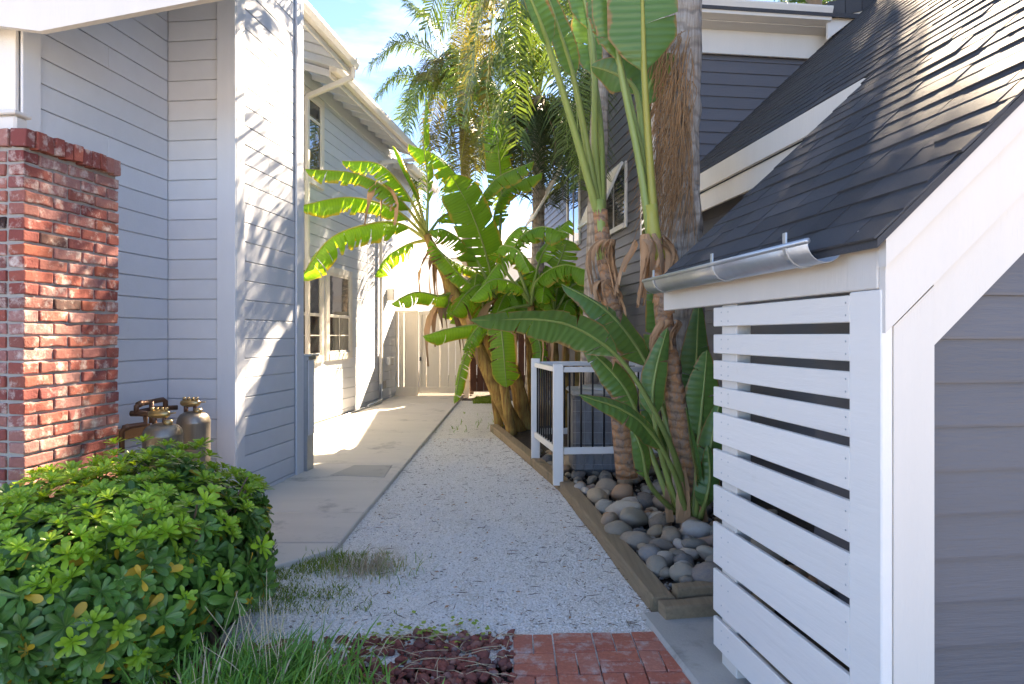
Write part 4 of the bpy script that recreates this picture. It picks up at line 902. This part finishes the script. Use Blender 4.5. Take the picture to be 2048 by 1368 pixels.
s2 = thing('bird_of_paradise', 'tall giant bird of paradise with the large round ended leaf at the gutter', 'strelitzia', P(1385, 1050, 5.15))
stem(s2, [(1386, 1062), (1372, 930), (1352, 800), (1333, 680), (1322, 570), (1308, 480)], 5.15, .088, .06, M_['strel_bark'], 28, jit=.16)
stem(s2, [(1318, 520), (1308, 470), (1302, 410)], 5.13, .06, .04, M_['rib_y'], 6, 'leaf_sheath', .02, 10)
for i, (pth, W, Nv, dr, te_, tp) in enumerate([
    ([(1312, 480), (1300, 330, 5.1), (1289, 160, 5.0), (1286, 60, 4.95), (1282, -130, 4.9)], .30, (.05, -1, .15), .12, 2, .55),
    ([(1302, 480), (1280, 330, 5.15), (1245, 160, 5.1), (1225, 40, 5.05), (1190, -80, 5.0)], .15, (.5, -1, .2), .4, 2, .58),
    ([(1306, 470), (1288, 330, 5.3), (1274, 190, 5.4), (1235, 150, 5.5), (1182, 132, 5.55)], .15, (.15, -.9, -.5), .2, 0, .5),
    ([(1310, 470), (1300, 330, 5.3), (1290, 210, 5.4), (1310, 150, 5.5), (1350, 110, 5.55)], .16, (.15, -.9, -.4), .2, 0, .5),
    ([(1305, 470), (1285, 320, 5.2), (1232, 100, 5.3), (1206, 20, 5.3), (1180, -40, 5.3)], .14, (.4, -1, .2), .5, 4, .55)]):
    blade(px(pth, 5.15), W, Nv, dr, te_, 520+i, 'strel', tp, rad=.023, rag=.004, gap=.004).build('leaf', SM if i else [M_['strel'], M_['rib_y']], s2)
dry(s2, P(1312, 470, 5.12), .5, 30, 11, .15, 'dry_leaf', 'dead_sheath', .016, .10); dry(s2, P(1330, 640, 5.13), .28, 18, 13, .16, 'dry_leaf', 'dead_sheath', .013, .06); dry(s2, P(1290, 480, 5.1), .35, 10, 12, .1, 'dry_leaf', 'dead_sheath', .015, .35)
s3 = thing('bird_of_paradise', 'low clump of bird of paradise leaves arching over the river stones', 'strelitzia', P(1370, 1040, 5.0))
for i, (pth, W, Nv, dr, te_, tp) in enumerate([
    ([(1378, 1030), (1345, 900, 4.95), (1262, 745, 4.9), (1180, 670, 4.85), (1090, 640, 4.8), (938, 640, 4.7)], .19, (0, -.75, -.9), -.35, 5, .48),
    ([(1372, 1030), (1340, 870, 5.2), (1296, 735, 5.3), (1240, 650, 5.3), (1190, 605, 5.3), (1123, 568, 5.3)], .20, (.35, -.7, .8), .3, 3, .40),
    ([(1374, 1035), (1350, 950, 4.85), (1305, 870, 4.75), (1245, 820, 4.65), (1158, 790, 4.55)], .125, (.1, -.7, .8), .25, 1, .40),
    ([(1360, 1030), (1325, 920, 5.0), (1306, 810, 5.0), (1312, 740, 5.0), (1335, 655, 5.0)], .11, (.1, -1, 0), .2, 1, .45),
    ([(1385, 1035), (1392, 940, 5.1), (1400, 850, 5.1), (1408, 770, 5.1), (1414, 700, 5.1)], .145, (-.05, -1, .1), .15, 1, .45),
    ([(1392, 1035), (1395, 960, 4.85), (1380, 870, 4.85), (1372, 815, 4.85)], .055, (.3, -1, 0), -1.0, 0, .2),
    ([(1380, 1030), (1388, 880, 5.5), (1392, 740, 5.5), (1398, 600, 5.5)], .14, (0, -1, .1), .2, 2, .45),
    ([(1345, 1020), (1300, 900, 5.3), (1262, 800, 5.3), (1220, 740, 5.3), (1165, 690, 5.3)], .14, (.3, -.8, .5), .3, 3, .45),
    ([(1350, 1025), (1300, 970, 4.8), (1283, 900, 4.7), (1262, 850, 4.7)], .085, (.3, -1, 0), .3, 1, .4),
    ([(1405, 1035), (1412, 960, 4.9), (1424, 880, 4.9), (1440, 800, 4.9)], .11, (-.2, -1, .1), .3, 1, .3),
    ([(1340, 1015), (1330, 850, 5.6), (1325, 700, 5.6), (1300, 560, 5.6)], .16, (.2, -1, .1), .2, 3, .45),
    ([(1398, 1045), (1412, 1000, 4.8), (1420, 950, 4.8), (1415, 890, 4.8)], .10, (-.2, -1, 0), .4, 2, .2),
    ([(1340, 1020), (1335, 930, 5.2), (1310, 850, 5.2), (1280, 790, 5.2)], .10, (.3, -1, .2), .3, 2, .4)]):
    blade(px(pth, 5.05), W, Nv, dr, te_, 540+i, 'strel', tp, rad=.017, rag=.006, gap=.006).build('leaf', SM, s3)
for i in range(7):
    r_ = random.Random(60+i); b = MB(); a = P(1335+r_.random()*80, 1045, 5.0); c = a+Vector(((r_.random()-.7)*.16, -.02, .22+.25*r_.random())); sd_ = Vector((.028, 0, .004))
    b.add([a-sd_, a+sd_, a.lerp(c, .6)+sd_*.8+Vector((0, -.02, 0)), a.lerp(c, .6)-sd_*.8, c], [(0, 1, 2, 3), (3, 2, 4)]); b.build('dead_sheath', M_['dry_leaf'], s3)

# palms
def frond(mid, L, nl, seed, mat, rib, droop=.7, plume=.3, wd=.012, tp=.12):
    r_ = random.Random(seed); b = MB(); b.uv = []; n = 40; pts_ = spline(mid, n)
    for i in range(nl):
        for s in (-1, 1):
            f = tp+(1-tp)*(i+r_.random()*.8)/nl; x = f*n; k = min(int(x), n-1); p = pts_[k].lerp(pts_[k+1], x-k); t = (pts_[min(k+2, n)]-pts_[max(k-1, 0)]).normalized()
            sd_ = t.cross(Vector((0, 0, 1))); sd_ = sd_.normalized() if sd_.length > .05 else Vector((1, 0, 0)); up = sd_.cross(t)
            l = L*(.5+.5*math.sin(3.14*min(1, max(.12, (f-tp)/(1-tp)*.8+.15))))*(.75+.4*r_.random())
            d = (sd_*s*(.75+.3*r_.random())+t*.55+up*(plume*(r_.random()-.35)*2)).normalized()
            p1 = p+d*l*.5; p2 = p+d*l*.85+Vector((0, 0, -droop*l*.45*(.5+r_.random()))); wv = t*wd*(.7+.5*r_.random())
            b.add([p-wv*.5, p+wv*.5, p1+wv, p1-wv, p2], [(0, 1, 2, 3), (3, 2, 4)])
    b.uv = [(0, 0)]*len(b.v); k = len(b.v); b.tube(pts_, [.018*(1-.85*i/n)+.002 for i in range(n+1)], 5, 1); b.uv += [(0, 0)]*(len(b.v)-k)
    return b.mesh('frond', [mat, rib])
def palm(label, base_px, hub_px, Y, r0, fr, mat, seed, L=.42, nl=60):
    t_ = thing('queen_palm', label, 'palm tree', (P(*base_px, Y).x, Y, g(Y)), group='queen palms behind the bananas'); h = P(*hub_px, Y); b0 = Vector((P(*base_px, Y).x, Y, g(Y)))
    MB().tube(spline([b0, b0.lerp(h, .5)+Vector((.05, 0, 0)), h], 16), [r0*(1-.25*i/16)+.006*math.sin(i*3) for i in range(17)], 14, jit=.05).build('trunk', M_['palm_bark'], t_)
    for i, (pth, kind, ym) in enumerate(fr):
        m = [h]+[P(a, b_, Y+ym*(k+1)/len(pth)) for k, (a, b_) in enumerate(pth)]
        place('frond', frond(m, L, nl, seed+i, M_[('palm', 'palm_y', 'palm_d')[kind]], M_['rib_y' if kind == 1 else 'stem_wood' if kind == 2 else 'rib'], .8), t_)
    return t_
pa_ = palm('queen palm with feathery fronds reaching left over the roof edge', (935, 800), (925, 185), 15.0, .14, [
    ([(860, 105), (800, 85), (742, 130)], 0, -.6), ([(850, 160), (790, 155), (742, 215)], 0, -.8), ([(870, 60), (845, 30), (820, 10)], 0, .5), ([(925, 100), (935, 40), (950, -60)], 1, .8),
    ([(945, 90), (955, 10), (930, -20), (922, 120)], 1, -1.2), ([(980, 110), (1010, 80), (1040, 110)], 0, -.6), ([(985, 150), (1030, 160), (1060, 220)], 0, -1), ([(900, 230), (880, 260), (868, 300)], 1, -.8),
    ([(950, 240), (965, 290), (960, 340)], 1, -.9), ([(880, 180), (830, 190), (800, 240)], 0, .9), ([(930, 260), (925, 300), (918, 345)], 1, -1), ([(985, 190), (1020, 230), (1030, 300)], 2, -.5), ([(900, 130), (870, 120), (850, 160)], 1, -1.4)], 'palm', 700, .62, 120)
h = P(925, 185, 15.0); r_ = random.Random(43)
for i in range(4):  # extra drooping fronds added to keep sun off the far left wall
    x_ = -1.9+i*.55; place('frond', frond([h, Vector((h.x+(x_-h.x)*.6, 14.9+.1*(i % 3), 7.2)), Vector((x_, 14.8+.2*(i % 3), 5.9)), Vector((x_*1.05, 14.7+.2*(i % 3), 4.0+.25*(i % 2)))], .5, 100, 1400+i, M_['palm'], M_['rib'], 1.0, .35, .022), pa_)
for i in range(9):
    a = i*2.39996+.5; L = 1.5+.4*r_.random(); d = Vector((math.cos(a)*.8, math.sin(a), 0)); e = .6*((i*5) % 9)/9
    place('frond', frond([h, h+d*.4*L+Vector((0, 0, (.1+.5*e)*L)), h+d*.8*L+Vector((0, 0, (.05+.4*e-.2)*L)), h+d*1.0*L+Vector((0, 0, (.3*e-.9)*L))], .6, 90, 1300+i, M_['palm_y' if i % 3 == 0 else 'palm'], M_['rib'], .9, .35, .018), pa_)
palm('queen palm with dense dark hanging skirt above the banana grove', (1062, 800), (1078, 195), 12.0, .13, [
    ([(1055, 90), (1010, 10), (965, 20), (945, 150)], 1, -.6), ([(1040, 110), (985, 20), (920, 0), (880, 60)], 0, .5), ([(1060, 110), (1040, 40), (1035, -30)], 0, .4), ([(1085, 230), (1090, 300), (1080, 400)], 2, .3),
    ([(1055, 220), (1030, 290), (1020, 380)], 2, .7), ([(1110, 230), (1130, 290), (1125, 400)], 2, .6), ([(1115, 130), (1160, 110), (1165, 260), (1160, 380)], 0, -1.6), ([(1100, 90), (1150, 20), (1190, 90), (1190, 250)], 0, -1.8),
    ([(1070, 240), (1060, 300), (1060, 390)], 2, 1.0), ([(1035, 180), (1000, 200), (975, 290)], 0, -.9), ([(1090, 90), (1120, 0), (1160, -60)], 0, -1), ([(1100, 200), (1140, 220), (1145, 340)], 2, -.4),
    ([(1040, 210), (1005, 240), (985, 330)], 2, 1.2), ([(1078, 80), (1075, 0), (1060, -80)], 0, 1), ([(1050, 150), (1000, 110), (960, 160)], 0, -1), ([(1030, 130), (985, 90), (945, 100), (925, 220)], 1, .4),
    ([(1095, 230), (1110, 280), (1105, 360)], 2, -.8), ([(1060, 240), (1045, 300), (1040, 390)], 2, -.9), ([(1078, 240), (1095, 310), (1100, 410)], 2, .9), ([(1050, 200), (1015, 260), (1005, 350)], 2, .2), ([(1105, 215), (1150, 260), (1165, 390)], 0, .5)], 'palm', 760, .60, 120)
p3 = palm('queen palm trunk wrapped in fibre standing behind the railing', (1172, 830), (1205, -215), 8.6, .13, [
    ([(1170, -150), (1150, -40), (1150, 120), (1160, 360)], 0, .3), ([(1180, -150), (1170, -40), (1180, 120), (1185, 340)], 0, .5), ([(1185, -140), (1140, -60), (1130, 120), (1135, 300)], 0, .8), ([(1230, -160), (1260, -60), (1275, 60)], 2, .8)], 'palm', 800, .6, 130)
h = P(1205, -215, 8.6); r_ = random.Random(41)
for i, a in enumerate((2.75, 3.05, 3.35, 3.7, .2, 1.2, 2.0, 4.6, 5.6)):
    e = .25+.75*((i*7) % 13)/13; L = 2.1+.5*r_.random(); d = Vector((math.cos(a), math.sin(a), 0))
    place('frond', frond([h, h+d*.7*L*.5+Vector((0, 0, .55*e*L*.6)), h+d*.85*L+Vector((0, 0, (.55*e-.12)*L*.6)), h+d*1.12*L+Vector((0, 0, (.55*e-.95)*L*.7))], .62, 110, 1200+i, M_['palm'], M_['rib'], .9, .35, .02), p3)
for i, (x1, x2, x3, yy, zz) in enumerate(((.45, -.10, -.35, 8.3, 4.1), (.50, .0, -.2, 8.8, 4.0), (.4, -.3, -.6, 8.9, 4.3), (.55, .1, .05, 9.2, 4.1), (.4, -.2, -.5, 8.0, 4.5))[:4]):  # extra fronds added and hung low to shade the brick pier
    place('frond', frond([h, Vector((x1, (8.6+yy)/2, 7.55)), Vector((x2, yy, 6.5)), Vector((x3, yy, zz))], 0.55, 130, 1260+i, M_['palm_y' if i == 0 else 'palm'], M_['rib'], 1.0, .35, .024), p3)
# big shaggy trunk by the enclosure
bt = thing('shaggy_palm', 'thick gray palm trunk with hanging brown fibre skirt beside the shingle roof', 'palm tree', P(1375, 1000, 5.75))
stem(bt, [(1378, 1010), (1372, 760), (1366, 540), (1360, 300), (1364, 100), (1368, -200), (1372, -520)], 5.75, .17, .15, M_['palm_bark'], 30, 'trunk', .10, 18)
r_ = random.Random(5)
for k in range(34):      # fibre strands hanging on the left of the trunk
    b = MB()
    for q in range(9):
        a = P(1310+r_.random()*75, 60+r_.random()*330, 5.5); e = a+Vector((.06-.34*r_.random(), -.06+.08*r_.random(), -.2-.6*r_.random())); m = a.lerp(e, .5)+Vector((.05*(r_.random()-.3), -.05*r_.random(), .03))
        b.tube(spline([a, m, e], 5), [.0045, .004, .0035, .003, .0025, .0015], 3)
    b.build('fibre_strand', M_['fibre'], bt)['kind'] = 'stuff'
for k in range(22):
    a = P(1330+r_.random()*62, 40+r_.random()*480, 5.56); b = MB(); e = a+Vector((.04*(r_.random()-.6), -.01, -.3-.4*r_.random())); sd_ = Vector((.022+.03*r_.random(), 0, 0)); m = a.lerp(e, .55)+Vector((.01, -.03, 0))
    b.add([a-sd_, a+sd_, m+sd_*.9, m-sd_*.9, e+sd_*.3, e-sd_*.3], [(0, 1, 2, 3), (3, 2, 4, 5)]); b.build('bark_strip', M_['palm_bark'], bt)
for i, (dx, dy, dz) in enumerate(((1.4, .8, .4), (-1.1, .9, .3), (.8, -1.2, .5), (.2, 1.5, .6), (1.3, -.2, .9))):
    h = P(1372, -520, 5.75); place('frond', frond([h, h+Vector((dx*.6, dy*.6, dz+.5)), h+Vector((dx, dy, dz)), h+Vector((dx*1.25, dy*1.25, dz-.7))], .5, 50, 840+i, M_['palm'], M_['rib']), bt)
for k, (x_, y_) in enumerate(((1600, 22), (1665, 12), (1720, 5))):
    t_ = thing('distant_palm', ['leftmost small palm crown showing above the upper gutter', 'larger palm crown above the black ridge tiles', 'palm crown furthest right behind the shingle roof'][k], 'palm tree', (P(x_, y_, 30).x, 30, .5), group='palms far behind the right house'); h = P(x_, y_, 30); MB().tube([(h.x, 30, .5), tuple(h)], [.2, .15], 10).build('trunk', M_['palm_bark'], t_)
    for i in range(12):
        a = i*.52; d = Vector((math.cos(a), math.sin(a)*.8, .5+.4*math.sin(i*2))); place('frond', frond([h, h+d*.6, h+d*1.1+Vector((0, 0, -.2)), h+d*1.4+Vector((0, 0, -.8))], .4, 30, 870+i+k*20, M_['palm'], M_['rib'], wd=.03), t_)

tt = thing('added_shade_tree', 'tall tree added behind the right house, crown out of view, to shade its roof', 'tree', (6.7, 15.2, .4)); r_ = random.Random(31)  # added tree, crown above the view, placed to shadow the right roof
MB().tube(spline([(6.7, 15.2, .3), (6.8, 15.3, 5), (6.7, 15.2, 10.5), (6.7, 15.1, 12.5)], 14), [.3-.016*i for i in range(15)], 10).build('trunk', M_['stem_wood'], tt)
cr = MB(); cr.uv = []
for k in range(14000):
    d = Vector((r_.gauss(0, 1), r_.gauss(0, 1), r_.gauss(0, 1))).normalized(); f = r_.random()**.45*(1+.3*noise.noise(d*2.2)); p = Vector((6.75, 15.2, 11.6))+Vector((d.x*1.35*f, d.y*1.9*f, d.z*2.3*f)); a = Vector((r_.gauss(0, 1), r_.gauss(0, 1), r_.gauss(0, 1))).normalized()*.13; b = a.orthogonal().normalized()*.05
    cr.v += [tuple(p-a), tuple(p+b), tuple(p+a), tuple(p-b)]; n_ = len(cr.v); cr.f.append((n_-4, n_-3, n_-2, n_-1)); cr.m.append(0); cr.sm.append(False)
cr.uv = [(0, 0)]*len(cr.v); cr.build('crown', M_['palm'], tt)
# shrub in the foreground: leaf rosettes
sh = thing('pittosporum_shrub', 'dense rounded green shrub with yellow leaves in front of the brick pier', 'shrub', (-1.95, 3.5, 0))
def rosette(seed, young):
    r_ = random.Random(seed); b = MB(); n = 15 if young else 13
    for i in range(n):
        a = i*2.4+r_.random()*.5; ring = i/n; el = (1.25-1.0*ring) if young else (1.15-1.15*ring)-.1*r_.random(); L = (.030+.020*ring if young else .034+.034*ring)*(.85+.3*r_.random()); W = L*(.17 if young else .185)
        d = Vector((math.cos(a)*math.cos(el), math.sin(a)*math.cos(el), math.sin(el))); s = Vector((-math.sin(a), math.cos(a), 0)); up = d.cross(s)*-1
        if up.z < 0: up = -up
        rows = []
        for k, (f, wf) in enumerate(((0, .12), (.3, .45), (.6, .9), (.82, 1.0), (.95, .72), (1, .25))):
            p = d*L*f-up*L*.20*f*f+Vector((0, 0, .004)); rows += [p-s*W*wf+up*W*wf*.28, p, p+s*W*wf+up*W*wf*.28]
        mi = 0
        if not young and r_.random() < .07: mi = 1
        b.add(rows, [(3*k+j, 3*k+j+1, 3*k+4+j, 3*k+3+j) for k in range(5) for j in (0, 1)], mi, True)
        if not young and mi == 0:
            v_ = [d*L*f-up*L*.20*f*f+Vector((0, 0, .0046))+up*.0008 for f in (.05, .5, .92)]; sw = s*.0011
            b.add([v_[0]-sw, v_[0]+sw, v_[1]+sw, v_[1]-sw, v_[2]], [(0, 1, 2, 3), (3, 2, 4)], 2)
    b.uv = [(0, 0)]*len(b.v); return b
ros = [rosette(s, False) for s in range(7)]; roy = [rosette(50+s, True) for s in range(4)]
rom = [b.mesh('leaf_rosette', [M_['shrub'], M_['shrub_y'], M_['shrub_e']]) for b in ros]; roym = [b.mesh('leaf_rosette', [M_['shrub_b'], M_['shrub_y'], M_['shrub_b']]) for b in roy]
C0 = Vector((-2.02, 3.50, .38)); rad3 = Vector((.69, .88, .47)); r_ = random.Random(77); cand = []
def inpier(p): q = LEFT.inverted() @ p; return q.x < XP+.03 and q.y > YP0-.03
for i in range(5200):
    d = Vector((r_.gauss(0, 1), r_.gauss(0, 1), r_.gauss(0, 1))).normalized(); sc = 1-.30*r_.random()**1.8; lump = 1+.24*noise.noise(d*2.3+Vector((1.3, 0, 0)))+.10*noise.noise(d*6)
    p = C0+Vector((d.x*rad3.x, d.y*rad3.y, d.z*rad3.z))*sc*lump
    if p.z < .04 or inpier(p) or p.x < -2.75: continue
    nrm = Vector((d.x/rad3.x, d.y/rad3.y, d.z/rad3.z)).normalized(); cand.append((p, nrm, sc))
sel = []; grid = {}
for p, nrm, sc in sorted(cand, key=lambda c: -c[2]):
    key = tuple(int(v/.055) for v in p)
    if any((q-p).length < .052 for dx in (-1, 0, 1) for dy in (-1, 0, 1) for dz in (-1, 0, 1) for q in grid.get((key[0]+dx, key[1]+dy, key[2]+dz), ())): continue
    grid.setdefault(key, []).append(p); sel.append((p, nrm, sc))
camp = Vector((0, 0, CAM_H))
sel.sort(key=lambda c: (c[0]-camp).length*(1 if c[1].dot((camp-c[0]).normalized()) > -.1 else 3)+(1-c[2])*2)
fol = MB(); fol.uv = []
for i, (p, nrm, sc) in enumerate(sel):
    young = (nrm.z > .55 and r_.random() < .75 and sc > .86) or (sc > .88 and r_.random() < .13)
    dr_ = (nrm+Vector((0, -.1, .55 if young else .12))+Vector((r_.gauss(0, .22), r_.gauss(0, .22), r_.gauss(0, .22)))).normalized(); q = dr_.to_track_quat('Z', 'Y') @ Matrix.Rotation(r_.random()*6.28, 3, 'Z').to_quaternion(); s = (.85+.7*r_.random())*(1.2 if not young else 1.05)
    if young: p = p+nrm*.03+Vector((0, 0, .01+.07*r_.random()**2))
    if i < 300: o = place('leaf_rosette', r_.choice(roym if young else rom), sh, p, q.to_euler(), (s, s, s))
    else:
        src = r_.choice(roy if young else ros); M = Matrix.Translation(p) @ q.to_matrix().to_4x4() @ Matrix.Scale(s, 4); b0 = len(fol.v); fol.v += [tuple(M @ Vector(v)) for v in src.v]
        fol.f += [tuple(k+b0 for k in f) for f in src.f]; fol.m += [(3 if young else m) for m in src.m]; fol.sm += src.sm
fol.uv = [(0, 0)]*len(fol.v); fo = fol.build('foliage', [M_['shrub'], M_['shrub_y'], M_['shrub_e'], M_['shrub_b']], sh); fo['kind'] = 'stuff'
for i in range(22):
    a = r_.random()*6.28; e = C0+Vector((math.cos(a)*.62, math.sin(a)*.7, .1+.35*r_.random())); b = Vector((-1.95+.1*r_.gauss(0, 1), 3.5+.1*r_.gauss(0, 1), -.02)); MB().tube(spline([b, b.lerp(e, .5)+Vector((.05*r_.gauss(0, 1), .05*r_.gauss(0, 1), -.06)), e], 6), [.016, .014, .012, .010, .008, .006, .005], 6).build('branch', M_['stem_wood'], sh)
MB().tube([(-1.42, 3.32, 0), (-1.55, 3.38, .22), (-1.7, 3.42, .4)], [.028, .022, .016], 8).build('branch', M_['stem_wood'], sh)

# strappy grass clump and weeds
def grassblades(spots, L, wd, lean, seed, mats, name, parent=None, flat=1):
    r_ = random.Random(seed); b = MB(); b.uv = []
    for (x_, y_, z_) in spots:
        a = r_.random()*6.28; l = L*(.55+.6*r_.random()); o = Vector((x_, y_, z_)); out = Vector((math.cos(a), math.sin(a), 0))*lean*(.25+.9*r_.random()); s = Vector((-math.sin(a+.5), math.cos(a+.5), 0))*wd*(.7+.5*r_.random()); rows = []
        for k in range(4):
            f = k/4; rows += [o+out*l*f*f*1.0+Vector((0, 0, l*(f-.25*lean*f*f)))-s*(1-.35*f), o+out*l*f*f+Vector((0, 0, l*(f-.25*lean*f*f)))+s*(1-.35*f)]
        tip = o+out*l*1.0+Vector((0, 0, l*(1-.28*lean))); mi = 0 if r_.random() < .93 else 1
        b.add(rows+[tip], [(2*k, 2*k+1, 2*k+3, 2*k+2) for k in range(3)]+[(6, 7, 8)], mi, True)
    b.uv = [(0, 0)]*len(b.v); return b.build(name, mats, parent)
gc = thing('grass_clump', 'clump of bright strappy grass with dry flower stalks in the foreground', 'grass', (-1.0, 2.8, -.01)); r_ = random.Random(12)
sp_ = [(-1.02+.20*r_.gauss(0, 1), 2.84+.12*r_.gauss(0, 1), g(2.8)) for _ in range(900)]
grassblades(sp_, .31, .0052, .66, 3, [M_['grass'], M_['straw']], 'blades', gc)['kind'] = 'stuff'
for k in range(34):
    a = r_.random()*6.28; o = Vector((-1.02+.14*r_.gauss(0, 1), 2.84+.1*r_.gauss(0, 1), 0)); ln = .30+.22*r_.random(); e = o+Vector((math.cos(a)*.24*r_.random()*1.6, math.sin(a)*.16, ln*.92)); MB().tube(spline([o, o.lerp(e, .55)+Vector((0, 0, .03)), e], 5), [.0016, .0015, .0014, .0013, .0012, .0009], 4).build('dry_stalk', M_['straw'], gc)
sp_ = []
while len(sp_) < 2400:
    X = -1.6+r_.random()*1.0; Y = 3.75+r_.random()*1.0; n_ = noise.noise((X*3.2, Y*3.2, 1))
    if Y > 4.70 and X < -1.22: continue
    if Y > 4.36+(X+1.57)*1.05 and X < -1.2: continue
    dens = (.95 if X < -1.0 and 3.95 < Y else .35)*max(0, .55+n_*1.4)*(1 if X < -.8 else .12)
    if r_.random() < dens: sp_.append((X, Y, g(Y)))
tag(grassblades(sp_, .042, .003, .9, 4, [M_['weed'], M_['straw']], 'lawn_weeds'), 'low green weeds and grass growing at the slab corner', None, None, 'stuff')
sp_ = [(-.93+.11*r_.gauss(0, 1), 4.42+.09*r_.gauss(0, 1), g(4.4)) for _ in range(420)]
tag(grassblades(sp_, .12, .0024, .7, 6, [M_['straw'], M_['weed']], 'dry_grass_tuft'), 'golden dry grass tuft beside the slab corner', None, None, 'stuff')
sp_ = [(-1.16+.10*r_.gauss(0, 1), 4.50+.11*r_.gauss(0, 1), g(4.5)) for _ in range(160)]+[(-.72+.08*r_.gauss(0, 1), 4.38+.1*r_.gauss(0, 1), g(4.4)) for _ in range(40)]
tag(grassblades(sp_, .11, .003, .6, 8, [M_['weed'], M_['straw']], 'green_grass_tufts'), 'taller green grass tufts around the dry grass', None, None, 'stuff')
sp_ = [(-.75+.6*r_.random(), 13.2+1.1*r_.random(), g(13.5)) for _ in range(2200)]+[(-.9+.9*r_.random(), 9.6+2.4*r_.random(), g(10.8)) for _ in range(70)]
tag(grassblades(sp_, .09, .006, .9, 9, [M_['weed'], M_['grass']], 'ground_cover'), 'green ground cover in front of the brown fence', None, None, 'stuff')
# broad-leaved weeds on the lava rock edge
lw_ = MB(); lw_.uv = []
for k in range(130):
    X = -.75+.75*r_.random(); Y = lava_front(X)+.07*r_.gauss(0, 1)-.02; z = g(Y)+.03+.02*r_.random(); a = r_.random()*6.28; L = .014+.02*r_.random(); d = Vector((math.cos(a), math.sin(a), .3)); s = Vector((-math.sin(a), math.cos(a), 0))*L*.5; o = Vector((X, Y, z))
    if X > -.12: continue
    lw_.add([o, o+d*L*.5+s, o+d*L, o+d*L*.5-s], [(0, 1, 2, 3)])
lw_.uv = [(0, 0)]*len(lw_.v); tag(lw_.build('broadleaf_weeds', M_['weed']), 'small broad leaved weeds along the edge of the lava rock', None, None, 'stuff')
sk = MB()
for k in range(70):
    X = -.9+.9*r_.random(); Y = 2.9+.55*r_.random(); a = r_.random()*6.28; L = .03+.09*r_.random(); o = Vector((X, Y, g(Y)+.045)); d = Vector((math.cos(a), math.sin(a)*.7, .12*r_.gauss(0, 1)))*L; sk.tube([o-d, o+Vector((0, 0, .008)), o+d], [.0014, .0018, .001], 4)
tag(sk.build('straw_litter', M_['straw']), 'pale dry stalks lying on the red lava rock', None, None, 'stuff')
bpy.context.view_layer.update()
